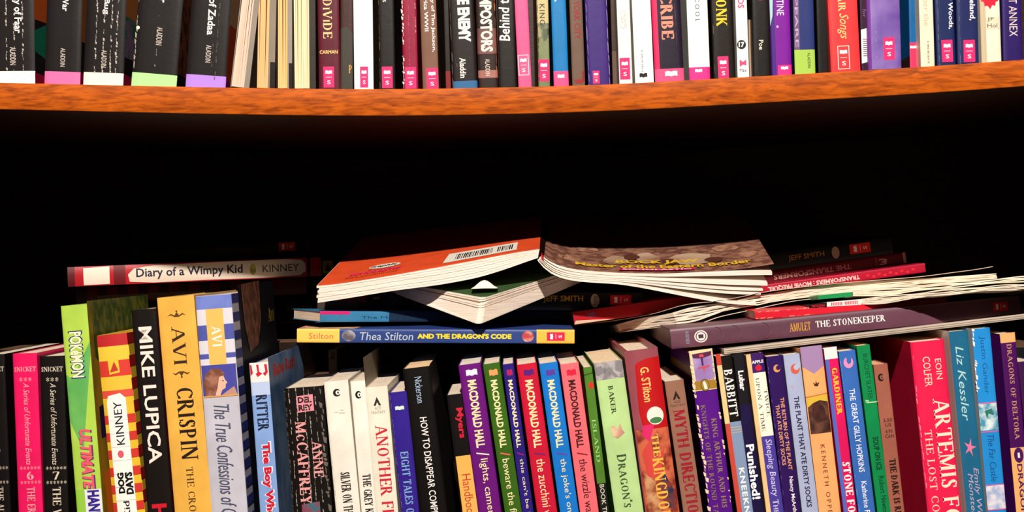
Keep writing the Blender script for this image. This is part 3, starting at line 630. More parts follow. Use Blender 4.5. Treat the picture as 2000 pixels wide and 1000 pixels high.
low('fat mauve hardcover with red arched panel and orange fantasy artwork', (1219, 687), (1286, 679), 1261, '9A4E58',
    [Q([(.26, 712), (.36, 706), (.6, 701), (1, 700), (1, 860), (.9, 840), (.5, 842), (.28, 850), (.2, 800)], 'C01418', 'red_panel'), B(838, 1200, 'D86A48', 'mottle', '8A3020', u0=.04), Q([(.24, 830), (.6, 828), (.4, 862), (.2, 850)], 'E02A6A', 'pink_flame'),
     Q([(.14, 880), (.4, 858), (.5, 900), (.8, 876), (.6, 930), (.2, 930)], 'D84840', 'flame_shape'), Q([(.5, 945), (.7, 925), (.95, 965), (.9, 1000), (.6, 990)], '2C3050', 'dark_shape', kind='mottle', col2='7A3A3A'), Q([(.1, 920), (.4, 940), (.5, 1010), (.1, 1000)], 'D8A070', 'scaly_shape', kind='mottle', col2='A05030'),
     T('G. STilton', 717, 785, .52, .26, 'F8C470', bold=.02, name='author_lettering'), E(.66, 813, .5, 35, 'F4ECE0', 'round_emblem'), E(.66, 822, .36, 12, '48804A', 'round_emblem'),
     T('THE', 848, 893, .56, .2, 'F8C050', font='s', k=1.2), T('KINGDOM', 895, 1018, .56, .36, 'F8B848', font='s', k=1.25)], kind='h', depth=.15, bulge=.003)
low('dull tan-brown spine with triangular mark and dark red lettering', (1298, 746), (1336, 744), 1335, '9A6C58', tri(772, .5, .4, '2C1A16') + [T('ACE\nFANTASY', 782, 794, .52, .78, '5A3A30', 'h', name='publisher_lettering'), T('MYTH DIRECTIONS', 800, 1034, .52, .66, 'A01C2C', font='s', k=1.3)], depth=.11)
low('worn purple spine with chipped cream edges, sword picture and gold band', (1346, 690), (1392, 682), 1385, '581486',
    [B(683, 762, 'F0D8A8'), Q([(.1, 690), (.94, 688), (.96, 742), (.14, 744)], '9A78B4', 'sword_picture', kind='soft', col2='D0B8E0'), Q([(.1, 690), (.94, 688), (.9, 696), (.5, 700), (.14, 698)], '5A2448'), E(.5, 695, .2, 7, 'D84A50', 'sword_pommel'), Q([(.45, 697), (.55, 697), (.55, 714), (.47, 714)], '4A2868', 'sword_grip'), Q([(.28, 717), (.8, 714), (.8, 717), (.6, 719), (.54, 728), (.5, 719), (.28, 719)], 'D04A5A', 'sword_guard'),
     B(743, 760, 'A87C28'), E(.5, 752, .38, 24, '5A4414', 'oval_seal'), E(.5, 752, .32, 21, 'A8842C', 'oval_seal'), Q([(.42, 746), (.5, 744), (.56, 750), (.6, 760), (.46, 760)], 'F0E8D8', 'oval_seal'),
     T('KNIGHTS OF THE ROUND TABLE', 790, 1030, .3, .22, '8C6C6A', font='s', k=1.1), T('KING ARTHUR AND HIS', 818, 992, .68, .24, '9A7A6E', font='s', k=1.1),
     CR(.05, 690, 1180, 'F0D8B8', .12, .7, 9, 'worn_edge'), CR(.96, 700, 1180, 'E8D0B8', .08, .4, 8, 'worn_edge'), CR(.04, 690, 760, 'F4E0BC', .12, 1, 9, 'worn_edge'), B(716, 735, '8A6418', side='l')], depth=.12, pages='FADCA8')
low('spine split black over grey-blue with cream and red edge strip', (1398, 697), (1430, 694), 1440, '16110F',
    [B(690, 712, 'C8402C', u1=.3), B(712, 826, 'F0CE94', u1=.3), B(826, 1200, 'CC4A3A', u1=.3), T('BABBITT', 722, 814, .62, .54, 'F8F4F0', font='s', name='author_lettering'), B(824, 1200, '8298B8', u0=.3), B(834, 835.5, 'C8B088', u0=.3, name='thin_line'), B(839, 840.5, 'C8B088', u0=.3, name='thin_line'), B(844, 845.5, 'C8B088', u0=.3, name='thin_line'), T('KNEEKNOCK RISE', 914, 1110, .62, .34, 'F4F4F4', bold=.03, space=1.2)], depth=.11)
low('narrow dark indigo spine with bold white slanted lettering', (1432, 697), (1454, 694), 1470, '1E1440', [B(690, 790, '120C14'), T('Lubar', 724, 763, .5, .5, 'F0ECF0', bold=.04, name='author_lettering'), T('Punished!', 868, 975, .5, .74, 'FFFFFF', bold=.03)], depth=.11)
low('tan-edged spine with apple at its head over cream and violet halves', (1457, 694), (1491, 690), 1497, 'F0C890',
    [B(690, 728, '3C1464', u0=.26), T('APPLE', 704, 710, .62, .68, 'F8F4F8', 'h', bold=.03, name='publisher_lettering'), E(.62, 719, .38, 12, 'D01C38', 'apple_emblem'), Q([(.6, 713), (.72, 709), (.68, 714)], '2C8A3C', 'apple_leaf'), B(728, 852, 'FCF4E0', u0=.26), T('TWICE', 762, 814, .86, .2, '5A4A44', font='s', k=.8), T('UPON A TIME', 738, 842, .46, .22, '5A4A44', font='s', k=.8),
     B(852, 1200, '4A3A9A', u0=.26), T('Sleeping Beauty', 858, 970, .6, .46, 'D8D0F4', shear=.15), T('The One Who', 976, 1080, .6, .36, 'D8D0F4', font='s')], depth=.11)
dirt = [E(.58, 720, .42, 15, 'E09A5C', 'publisher_mark'), E(.66, 719, .26, 9, '30145A', 'publisher_mark'), Q([(.66, 714), (.9, 712), (.9, 721), (.7, 720)], '30145A', 'publisher_mark')]
low('dark purple spine with two rows of orange capitals', (1496, 697), (1528, 694), 1532, '30145A', dirt + [T('THE RETURN OF THE PLANT', 777, 918, .68, .24, 'E8A070', bold=.02), T('THAT ATE DIRTY SOCKS', 790, 908, .34, .24, 'E8A070', bold=.02), T('Nancy McArthur', 931, 1012, .62, .3, 'F4ECEC', bold=.02, name='author_lettering'), CR(.05, 700, 1150, '6A4A90', .04, .6, 12)], depth=.11)
low('pale lavender-grey spine with single row of dark capitals, red hook mark', (1530, 694), (1562, 690), 1567, 'AEB6D6', [E(.62, 721, .56, 20, 'D86048', 'publisher_mark'), E(.7, 718, .32, 11, 'B8BEDA', 'publisher_mark'), Q([(.7, 712), (1, 708), (1, 720), (.74, 720)], 'B8BEDA', 'publisher_mark'), T('THE PLANT THAT ATE DIRTY SOCKS', 774, 990, .48, .32, '241E40', bold=.02), CR(.3, 730, 770, 'C8A88A', .1, .3, 8, 'stain')], depth=.11)
low('peach spine with lilac pointed head and dark brown portrait square', (1563, 682), (1606, 677), 1600, 'F8B070',
    [Q([(0, 676), (1, 676), (1, 716), (.5, 730), (0, 714)], 'A886B4', 'lilac_head'), Q([(.4, 746), (.5, 750), (.54, 743), (.58, 749), (.7, 747), (.6, 755), (.46, 754)], '4A2C18', 'small_bird_mark'), Q([(0, 773), (1, 769), (1, 771), (0, 775)], 'C8783C'), B(775, 846, '3A1A12', 'mottle', '6A4030', u0=.04, u1=.98, name='portrait_square'), Q([(.04, 775), (.98, 772), (.98, 786), (.6, 782), (.3, 786), (.04, 794)], 'E0B83C', 'yellow_sky'), E(.5, 806, .6, 36, '50241A', 'dark_figure', kind='mottle', col2='2A0E0A'),
     T('KENNETH OPPEL', 868, 1012, .5, .2, '7A3C2C', space=1.5, font='b', name='author_lettering')], depth=.115)
low('magenta spine with white head and blue edge, yellow then white lettering', (1609, 682), (1635, 681), 1648, 'E41860', [B(678, 701, 'F4ECE8'), B(701, 1250, '5468C0', u1=.28), T('GARDINER', 719, 810, .62, .44, 'F4CC2C', font='s', k=1.35, name='author_lettering'), T('STONE FOX', 902, 1016, .62, .62, 'FFF4F0', font='s', k=1.35)], depth=.11)
low('steel blue spine with pink crescent mark and white capitals', (1638, 687), (1671, 684), 1677, '3A6CBC', [E(.5, 708, .58, 22, 'F494C4', 'publisher_mark'), E(.54, 704, .28, 14, '3A6CBC', 'publisher_mark'), Q([(.4, 696), (.7, 694), (.68, 706), (.42, 706)], '3A6CBC', 'publisher_mark'), T('THE GREAT GILLY HOPKINS', 759, 922, .5, .34, 'F0F0FA', bold=.01), T('Katherine Paterson', 940, 1042, .52, .32, 'F0F0FA', bold=.01, name='author_lettering'), CR(.3, 748, 754, 'C8D4EC', .5, .8, 3, 'scuff_mark'), CR(.05, 700, 1150, '7A94CC', .04, .5, 12)], depth=.11)
low('emerald green spine with dark green lettering and a torn crease', (1673, 676), (1699, 673), 1714, '108A4C', [T('BURCHET SLATER', 691, 780, .56, .36, '0A4A2C'), T('SOUP ON ICE', 853, 918, .54, .44, '0C3420', bold=.02), T('Robert Newton Peck', 930, 1034, .6, .4, '0C3420', name='author_lettering'), CR(.5, 780, 786, 'A8D8A0', .8, 1, 3, 'torn_crease')], depth=.11, pages='FAC898')
low('short dusty rose-brown spine with black round mark and price figures', (1706, 713), (1734, 710), 1739, 'A4604E', cmark(737, .42, .42, '1A100E', 'A4604E') + [T('3.50\nUS', 817, 833, .55, .62, '3A201A', 'h', name='price_lettering'), T('4.95\nCAN', 839, 855, .55, .62, '3A201A', 'h', name='price_lettering'), T('THE DARK IS RISING', 896, 1034, .55, .5, '2A1410', font='s', k=1.3)], depth=.11, pages='F4B890')
low('thickest crimson-pink hardcover with large embossed cream serif title', (1779, 669), (1846, 663), 1813, 'F02250',
    [T('EOIN', 702, 742, .74, .18, 'F4DCC0', font='b', name='author_lettering'), T('COLFER', 696, 754, .40, .22, 'F4DCC0', font='b', name='author_lettering'), T('ARTEMIS FOWL', 779, 1084, .70, .50, 'F8E8CC', font='s', k=1.0), T('THE LOST COLONY', 838, 1068, .24, .22, 'F4D0BC', font='s', k=.8), CR(.03, 680, 1150, 'FF88A0', .03, .7, 18, 'worn_edge')], kind='p', depth=.14, pages='FFE0D0', bulge=.002)
low('teal spine with handwritten pale lettering and pink starfish', (1853, 648), (1891, 645), 1888, '20688C',
    [B(645, 1250, 'E8ECE4', side='l'), T('Liz Kessler', 676, 822, .46, .4, 'B4DCDC', shear=.25, name='author_lettering'), Q([(.5 + (.34 if i % 2 == 0 else .1) * math.sin(i * math.pi / 5 + .3), 874 - (19 if i % 2 == 0 else 6) * math.cos(i * math.pi / 5 + .3)) for i in range(10)], 'E87AA4', 'starfish'),
     T('Emily Windsnap and the', 914, 1150, .66, .34, 'C8A4C8', shear=.25), T('Monster from the Deep', 924, 1160, .34, .34, 'C8A4C8', shear=.25)], depth=.13)
low('bright cyan-blue spine with pictures of waves between pink lines', (1898, 643), (1934, 638), 1930, '2490DC',
    [T('Justin Gander', 656, 770, .5, .36, '1A5A9C', font='b', shear=.1, name='author_lettering'), B(786, 788, 'E0609C', name='pink_line'), B(788, 840, '4A98B8', 'mottle', 'E0F0F0', name='wave_picture'), Q([(.3, 802), (.7, 798), (.8, 812), (.5, 808), (.4, 818)], '2E7A6A', 'wave_curl'), B(842, 844, 'E0609C', name='pink_line'), T('The Far Castle', 848, 940, .5, .36, '1A5A9C', shear=.2), B(946, 948, 'E0609C', name='pink_line'), B(948, 994, 'A8B8DC', 'mottle', 'F0E8F0', name='wave_picture'), B(994, 996, 'E0609C', name='pink_line'),
     CR(.03, 640, 760, 'F4F0EC', .14, .9, 9, 'worn_edge'), B(640, 1250, 'E8E8E8', side='l')], depth=.13)
low('deep purple spine with peach head band and small gold capitals', (1953, 653), (1983, 650), 1985, '4A1058', [B(650, 669, 'F4B070'), T('DRAGONS OF DELTORA', 672, 858, .52, .34, 'C8906C', font='s', k=1.0), B(874, 1200, 'F0B06C'), E(.5, 889, .62, 30, '4A1058', 'round_number_mark'), T('1', 884, 894, .5, .14, 'F4F0F0', 'h', bold=.03), T('DRAGON\'S NEST', 906, 1090, .5, .36, '4A1058', bold=.02), B(655, 1250, '641080', side='l')], depth=.12)
low('plum spine cut off at the frame, rising beside the peach-headed spine', (1988, 707), (2022, 703), 2020, '3C1648', [T('RAVEN RISE', 728, 860, .5, .5, '8A6484', font='s')], depth=.12)

# ------------------------------------------------------------------ books lying on top
GL = 'books lying across the standing rows'
def lay(label, a, r, d, cover, decals=(), Ya=.15, Yd=None, depth=.14, kind='p', zmin=None, **k):
    """a: spine corner, r: the corner across the spine from it, d: far end of the edge that starts at a."""
    Yd = Ya if Yd is None else Yd
    A = P(a[0], a[1], Ya); D = P(d[0], d[1], Yd) - A; h = D.length; D.normalize()
    Rv = P(r[0], r[1], Ya) - A; Rv -= D * Rv.dot(D); w = Rv.length; R = Rv.normalized()
    Cc = A + R * w / 2
    return build_book(label, A, R, w, D, h, (proj(Cc), proj(Cc + D * h)), cover, kind=kind, depth=depth, decals=decals, group=GL, cs=1, **k)

def BX(x0, x1, *a, **k): return B(x0, x1, *a, **k)
lay('yellow-ended blue spine with yellow and silver title lying flat', (580, 669), (580, 642), (1122, 671), '2E4484',
    [BX(580, 663, 'F8C85C'), T('Stilton', 603, 651, .48, .42, 'E85A48', name='author_lettering', shear=.05), E(.5, 681, .8, 27, 'A8A4AC', 'round_emblem', kind='mottle', col2='5A5460'), T('Thea Stilton', 703, 807, .48, .58, 'BCC4D0', shear=.15, name='author_lettering'),
     T("AND THE DRAGON'S CODE", 815, 999, .5, .38, 'F4D42C', bold=.05), E(.5, 1031, .8, 23, 'B83A3C', 'round_emblem', kind='mottle', col2='D8B0A8'), BX(1048, 1122, 'F4B848'), LAB(.5, 1068, 1103, .62, 'E81C4C'),
     Q([(0.02, 580), (.3, 580), (.3, 700), (.02, 690)], 'F0D490', side='r', name='cover_art', kind='mottle', col2='D86070')], Ya=.042, depth=.13, bulge=.0006)
lay('thin sky-blue paperback with pink line, its pale page end showing', (625, 629), (625, 608), (1085, 628), '3C7EA8',
    [Q([(.72, 625), (1, 625), (1, 683), (.72, 683)], 'D81C6C', 'pink_strip'), BX(760, 1100, '182C44'), T('The Magic Kingdom', 706, 860, .4, .3, '1E3A54')], Ya=.05, Yd=.14, depth=.055, pages='F0D8C0')  # dark blue band paints the shade of the pile above
lay('thick black comic album with gold lettering lying under the splayed albums', (620, 607), (620, 572), (1255, 606), '0C0908',
    [BX(620, 700, '2A2418', 'mottle', '3A1A10'), BX(620, 1260, '2A3236', u1=.1, name='grey_edge') if False else Q([(0, 620), (.1, 620), (.1, 1255), (0, 1255)], '262C2E', 'grey_edge'), T('BONE', 662, 716, .72, .5, 'A01024', bold=.04), T('-', 729, 741, .7, .12, 'B88A30'), T('OUT FROM', 757, 860, .6, .46, '3C4048', bold=.02),
     T('JEFF SMITH', 1061, 1139, .62, .42, 'C08A28', font='b', bold=.02, name='author_lettering'), E(.55, 1162, .74, 17, 'B8A894', 'oval_emblem'), T('bone', 1156, 1169, .55, .55, '241C18', 'h', name='emblem_lettering'), LAB(.58, 1192, 1233, .52, 'D81820')], Ya=.10, depth=.15, pages='8A6A5A')
lay('red hardcover with white paper label and handwritten-style black title', (134, 560), (132, 522), (655, 538), 'B01824',
    [BX(132, 146, '5A0C14'), Q([(.04, 163), (.92, 163), (.96, 214), (.06, 214)], 'EEDCCC', 'paper_patch'), BX(222, 245, '6A0E16'), Q([(.12, 253), (.5, 250), (.8, 262), (.92, 300), (.96, 420), (.97, 560), (.9, 590), (.7, 597), (.3, 597), (.1, 585), (.04, 520), (.06, 400), (.03, 300)], 'E4D0BE', 'paper_strip'),
     T('Diary of a Wimpy Kid', 266, 474, .5, .60, '1C1C3A', bold=.02), E(.5, 494, .6, 12, 'B8B040', 'scribble_mark', kind='mottle', col2='7A7A30'), T('KINNEY', 513, 584, .52, .38, '2A2A48', name='author_lettering'), BX(600, 606, '240608'), BX(627, 655, '1A0C0A'), Q([(.15, 630), (.8, 630), (.8, 650), (.15, 650)], '8A7424', 'publisher_mark'), Q([(.25, 634), (.7, 640), (.25, 648)], '2A1A10', 'publisher_mark')], kind='h', Ya=.138, Yd=.172, depth=.14, bulge=.001)
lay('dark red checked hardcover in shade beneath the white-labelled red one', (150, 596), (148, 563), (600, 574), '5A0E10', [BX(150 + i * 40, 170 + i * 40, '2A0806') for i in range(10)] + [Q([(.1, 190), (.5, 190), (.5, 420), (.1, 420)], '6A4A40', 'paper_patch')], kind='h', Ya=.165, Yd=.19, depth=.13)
lay('black comic album with a small red label, topmost of its pile', (230, 520), (229, 487), (606, 501), '0B0807', [LAB(.66, 545, 577, .52, 'D82418'), BX(596, 606, '1A1210')], Ya=.17, Yd=.19, depth=.13)
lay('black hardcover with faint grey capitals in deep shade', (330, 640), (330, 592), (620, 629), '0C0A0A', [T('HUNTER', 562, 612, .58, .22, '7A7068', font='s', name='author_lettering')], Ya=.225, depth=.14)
# pile to the right
lay('upper black comic album with gold name above the red spines', (1240, 566), (1238, 528), (1745, 497), '0B0807', [T('JEFF SMITH', 1540, 1610, .5, .34, 'B07A24', bold=.01, name='author_lettering'), E(.5, 1632, .62, 15, 'A89880', 'oval_emblem'), LAB(.55, 1660, 1700, .5, 'D82018')], Ya=.17, depth=.15)
lay('dark red spine with upside-down pale capitals and numeral 3', (1769, 492), (1770, 517), (1255, 566), '6A0E1C', [BX(1764, 1769, 'C8A898'), T('3', 1717, 1733, .5, .5, 'E0B8A8', 'h' if False else 'd', bold=.03, name='volume_number'), BX(1709, 1714, '8A3A40', name='thin_line'), T('THE TRANSFORMERS', 1662, 1511, .5, .42, 'D09A90', bold=.03)], Ya=.178, depth=.15)
lay('brighter crimson spine with upside-down white capitals under the dark red one', (1806, 514), (1806, 532), (1258, 588), 'B01030', [T('TRANSFORMERS : MOVIE PREQUEL', 1679, 1500, .5, .56, 'F0C8C0', bold=.03)] + [E(.5 + .2 * (i % 2), 1695 + i * 11, .3, 7, 'E01C2C', 'red_dot') for i in range(9)], Ya=.15, depth=.14)
lay('short red paperback wedged beneath the black comic album', (1122, 634), (1120, 610), (1420, 592), 'B01420', [Q([(0, 1120), (.3, 1124), (.1, 1180), (0, 1200)], 'F0B8A0', 'worn_edge'), Q([(.4, 1150), (.8, 1145), (.8, 1162), (.4, 1165)], '8A3A5A', 'faint_mark')], Ya=.09, depth=.12)
lay('scuffed red spine lying on the purple-brown album', (1475, 624), (1473, 608), (1850, 596), 'D81C30', [CR(u, 1474, 1600, 'F07868', .16, .6, 12, 'scuff_mark') for u in (.1, .9)], Ya=.022, depth=.13)
lay('long purple-brown album spine with gold emblem word and white title', (1312, 682), (1311, 643), (1995, 616), '5C3444',
    [T('KIBUISHI', 1339, 1346, .5, .62, '8C9CB4', 'f' if False else 'h', name='author_lettering') , E(.5, 1369, .62, 26, 'E8DCD4', 'oval_number_mark'), E(.5, 1369, .5, 21, '6A4450', 'oval_number_mark'), E(.5, 1369, .42, 17, 'F0E8E4', 'oval_number_mark'), T('1', 1364, 1374, .5, .2, '4A3038', name='volume_number'),
     T('AMULET', 1542, 1583, .50, .44, 'D8983C', font='s', k=1.1, name='series_lettering'), T('THE STONEKEEPER', 1593, 1729, .54, .36, 'F0ECEC', font='s', k=1.1), LAB(.55, 1940, 1968, .44, 'D81C28')] +
    [Q([(.5 + .42 * math.sin(a * .25), x + 16 * math.cos(a * .25)) for a in range(-6, 7)] + [(.5 + .40 * math.sin(a * .25), x - 2 + 16 * math.cos(a * .25)) for a in range(6, -7, -1)], '6A4250', 'swirl_line') for x in (1398, 1432, 1490)], Ya=.012, depth=.15, pages='D8D0D8', cover_mat='soft', cover2='6A3E50')
lay('thin silver magazine lying directly on the front row books', (1415, 692), (1415, 682), (2060, 616), 'C0B0A0', [Q([(.2, 1415), (.3, 1415), (.3, 2060), (.2, 2060)], '6A5A50', 'page_gap'), Q([(.6, 1415), (.68, 1415), (.68, 2060), (.6, 2060)], '6A5A50', 'page_gap')], Ya=.008, depth=.18, name='magazine')

# ------------------------------------------------------------------ splayed books
def resamp(pts, n=24):
    d = [0]
    for a, b in zip(pts, pts[1:]): d.append(d[-1] + math.hypot(b[0] - a[0], b[1] - a[1]))
    out = []
    for i in range(n + 1):
        t = d[-1] * i / n; j = 0
        while j < len(d) - 2 and d[j + 1] < t: j += 1
        f = (t - d[j]) / max(1e-9, d[j + 1] - d[j])
        out.append((pts[j][0] + (pts[j + 1][0] - pts[j][0]) * f, pts[j][1] + (pts[j + 1][1] - pts[j][1]) * f))
    for _ in range(2):
        out = [out[0]] + [((a[0] + 2 * b[0] + c[0]) / 4, (a[1] + 2 * b[1] + c[1]) / 4) for a, b, c in zip(out, out[1:], out[2:])] + [out[-1]]
    return out
def root_at(name, label, p, group=None, cat='book'):
    return thing(name, label, cat, Matrix.Translation(p), group)
def loc(root, v): return v - root.matrix_world.translation
def slab(name, root, front, back, thick_dn, mat, fn=None):
    """a curved leaf bundle: front/back are lists of world points (top side), thick_dn gives thickness at each station"""
    bm = bmesh.new(); prev = None; n = len(front)
    for i, (f, b) in enumerate(zip(front, back)):
        t = thick_dn(i / (n - 1)); dn = Vector((0, 0, -t))
        ring = [bm.verts.new(loc(root, v)) for v in (f, b, b + dn, f + dn)]
        if prev:
            for q in range(4): bm.faces.new((prev[q], prev[(q + 1) % 4], ring[(q + 1) % 4], ring[q]))
        else: bm.faces.new(ring)
        prev = ring
    bm.faces.new(prev)
    return bm_obj(name, bm, mat, root, smooth=True, ang=.5)
lerp2 = lambda a, b, f: (a[0] + (b[0] - a[0]) * f, a[1] + (b[1] - a[1]) * f)

class Sheet:
    """surface patch between a front and a back poly-line of world points; s along, t towards the back"""
    def __init__(s, root, front, back): s.root, s.f, s.b = root, front, back; s.layer = 0
    def at(s, u, t, off=0):
        n = len(s.f) - 1; x = min(max(u, 0), .99999) * n; i = int(x); k = x - i
        g = lambda q: s.f[i].lerp(s.f[i + 1], k).lerp(s.b[i].lerp(s.b[i + 1], k), q)
        p = g(t); du = (s.f[i + 1] - s.f[i]); dv = s.b[i] - s.f[i]
        nrm = du.cross(dv).normalized()
        if nrm.z < 0: nrm = -nrm
        return p + nrm * off
    def u_of_px(s, x):   # along parameter whose front point projects to column x
        ps = [proj(p)[0] for p in s.f]
        inc = ps[-1] > ps[0]
        for i in range(len(ps) - 1):
            a, b = ps[i], ps[i + 1]
            if (inc and a <= x <= b) or (not inc and b <= x <= a): return (i + (x - a) / (b - a)) / (len(ps) - 1)
        return 0
    def put(s, polys, mat, name):
        s.layer += 1; off = .0001 + .00009 * s.layer
        bm = bmesh.new()
        for p in polys:
            try: bm.faces.new([bm.verts.new((a, b, 0)) for a, b in p])
            except ValueError: pass
        bmesh.ops.remove_doubles(bm, verts=bm.verts, dist=1e-6)
        if any(len(f.verts) > 4 for f in bm.faces): bmesh.ops.triangulate(bm, faces=bm.faces)
        us = [v.co.x for v in bm.verts]; n = len(s.f) - 1
        for i in range(1, n):
            if min(us) < i / n < max(us): bmesh.ops.bisect_plane(bm, geom=bm.verts[:] + bm.edges[:] + bm.faces[:], plane_co=(i / n, 0, 0), plane_no=(1, 0, 0), dist=1e-7)
        for v in bm.verts: v.co = loc(s.root, s.at(v.co.x, v.co.y, off))
        me = bpy.data.meshes.new(name); bm.to_mesh(me); bm.free(); return new_obj(name, me, s.root, mat)
    def text(s, st_, u0, u1, t0, t1, col, name='title_lettering', bold=0.0, shear=0.0):
        polys = sans_polys(st_, bold, shear); xs = [p[0] for q in polys for p in q]; ys = [p[1] for q in polys for p in q]
        x0, x1, y0, y1 = min(xs), max(xs), min(ys), max(ys)
        s.put([[(u0 + (u1 - u0) * (x - x0) / (x1 - x0), t0 + (t1 - t0) * (y - y0) / (y1 - y0)) for x, y in q] for q in polys], M(col, 'print'), name)

# --- thick book lying with one corner towards the room, under the splayed album
cb = root_at('paperback_book', 'thick paperback lying corner-on with splayed white pages, under the orange album', P(935, 634, .028), GL)
def quad_stack(f0, f1, jit=0.0, grow=0.0):
    base = [(935, 634, .028), (1150, 545, .125), (960, 500, .235), (752, 566, .11)]
    top = [(945, 579, .032), (1150, 516, .125), (960, 478, .235), (770, 550, .11)]
    pts = []
    for f in (f0, f1):
        for (a, b, y), (c, d, y2) in zip(base, top):
            pts.append(P(a + (c - a) * f + jit * 3, b + (d - b) * f, y + (y2 - y) * f + jit * .001))
    return pts
def slabq(name, f0, f1, mat, jit=0):
    pts = quad_stack(f0, f1, jit); bm = bmesh.new()
    # rounded near corner: cut the corner vertex into three
    rings = []
    for k in (0, 4):
        c, r, b, l = pts[k:k + 4]
        rings.append([bm.verts.new(loc(cb, v)) for v in (c.lerp(r, .03).lerp(c.lerp(l, .03), .0), c.lerp(r, .008) + (c - b) * -.006, c.lerp(l, .03), l, b, r)])
    for q in range(6): bm.faces.new((rings[0][q], rings[0][(q + 1) % 6], rings[1][(q + 1) % 6], rings[1][q]))
    bm.faces.new(rings[0]); bm.faces.new(rings[1])
    return bm_obj(name, bm, mat, cb)
PGZ = M('F6E6D6', 'pageZ')
slabq('cover', 0, .03, M('EDE0D0'))
slabq('page_block', .035, .56, PGZ)
for i in range(5):
    f = .58 + i * .075
    slabq('page_bundle', f, f + .058, PGZ, random.uniform(-1, 1))
slabq('endpaper', .965, .99, M('3E5A34'))
bmp = P(947, 562, .055)
bm = bmesh.new()
pr = None
for i in range(9):
    a = i / 8; x = -.009 + .018 * a; z = .0055 * math.sin(math.pi * a) ** 1.5
    ring = [bm.verts.new(loc(cb, bmp + Vector((x, y, z * k)))) for y, k in ((-.016, .0), (-.012, 1), (-.002, .8), (.016, .1))]
    if pr:
        for q in range(3): bm.faces.new((pr[q], pr[q + 1], ring[q + 1], ring[q]))
    pr = ring
o = bm_obj('curled_page', bm, M('F4E8DC', 'print'), cb, smooth=True, ang=2); sm = o.modifiers.new('s', 'SOLIDIFY'); sm.thickness = .0003

# --- comic album splayed face down like a tent: orange half and brown half
Yf, Yb = .052, .262
ob = root_at('open_comic_album', 'comic album splayed face down, orange back cover and brown front cover upward', P(1055, 545, Yf + .02), GL)
LT = resamp([(620, 557), (650, 555), (740, 541), (860, 520), (950, 503), (1010, 491), (1054, 485)])
LB = resamp([(622, 592), (680, 583), (770, 568), (860, 557), (935, 543), (995, 524), (1028, 511), (1050, 504)])
LBk = resamp([(712, 462), (820, 450), (940, 435), (1058, 422)])
RT = resamp([(1062, 499), (1068, 507), (1080, 514), (1110, 523), (1150, 528), (1210, 532), (1300, 533), (1390, 529), (1450, 524), (1511, 514)])
RB = resamp([(1050, 508), (1056, 522), (1078, 538), (1105, 547), (1150, 551), (1210, 554), (1270, 560), (1360, 572), (1420, 584), (1477, 595)])
RBk = resamp([(1072, 424), (1085, 428), (1150, 426), (1300, 418), (1443, 404)])
W3 = lambda pts, Y: [P(x, y, Y(x) if callable(Y) else Y) for x, y in pts]
PG = M('F4E8DC', 'pageZ')
def back_shift(front, back_top, top):   # back line for a lower leaf: same offset as the top leaf's
    return [f + (b - t) for f, b, t in zip(front, back_top, top)]
LTw, LBw, LBkw = W3(LT, Yf), W3(LB, Yf), W3(LBk, Yb)
RTw, RBw, RBkw = W3(RT, Yf), W3(RB, Yf), W3(RBk, Yb)
# left half
slab('back_cover', ob, LTw, LBkw, lambda t: .0005, M('F0562C'))['label'] = 'orange back cover with white barcode box'
nb = 7
for i in range(nb):
    f0 = .03 + .97 * i / nb; f1 = .03 + .97 * (i + 1) / nb
    rj = random.uniform(-.0012, .0012)
    fr_ = [a.lerp(b, f0) + Vector((rj * (1 - k / 24), 0, 0)) for k, (a, b) in enumerate(zip(LTw, LBw))]
    th_ = [(a - b).length * (f1 - f0) for a, b in zip(LTw, LBw)]
    slab('page_bundle', ob, fr_, back_shift(fr_, LBkw, LTw), lambda t, th_=th_: max(.0002, th_[min(24, int(t * 24 + .5))] * (.88 if i else .95)), PG)
# right half: fanned bundles
endf = [(1508, 536), (1499, 557), (1490, 567), (1486, 574), (1477, 595)]
fr0 = [0, .28, .50, .66, .80]
fr1 = [.26, .48, .64, .78, 1.0]
slab('front_cover', ob, RTw, RBkw, lambda t: .0005, M('6E4438', 'mottle', 'A0705A'))['label'] = 'brown front cover with gold title'
for i in range(5):
    fr_ = []; th_ = []
    for k in range(25):
        t = k / 24
        a, b = RT[k], RB[k]
        yt0 = a[1] + (b[1] - a[1]) * fr0[i]; yb0 = a[1] + (b[1] - a[1]) * fr1[i]
        e = max(0, (t - .35) / .65) ** 1.5
        yend = endf[i][1]; tl = 7 / 1.0
        ybt = yb0 * (1 - e) + yend * e + (0 if i < 4 else 0)
        thick = (yb0 - yt0) * (1 - e) + (6 if i in (0, 1) else 3.2) * e
        x = a[0] + (b[0] - a[0]) * (fr1[i]) ; x = x * (1 - t) + (RT[0][0] + (endf[i][0] - RT[0][0]) * (a[0] - RT[0][0]) / (RT[-1][0] - RT[0][0])) * t
        fr_.append(P(x, ybt - thick + 1, Yf)); th_.append(thick * (Yf - CY) / F)
    slab('page_bundle', ob, fr_, back_shift(fr_, RBkw, RTw), lambda t, th_=th_: max(.0002, th_[min(24, int(t * 24 + .5))]), PG)
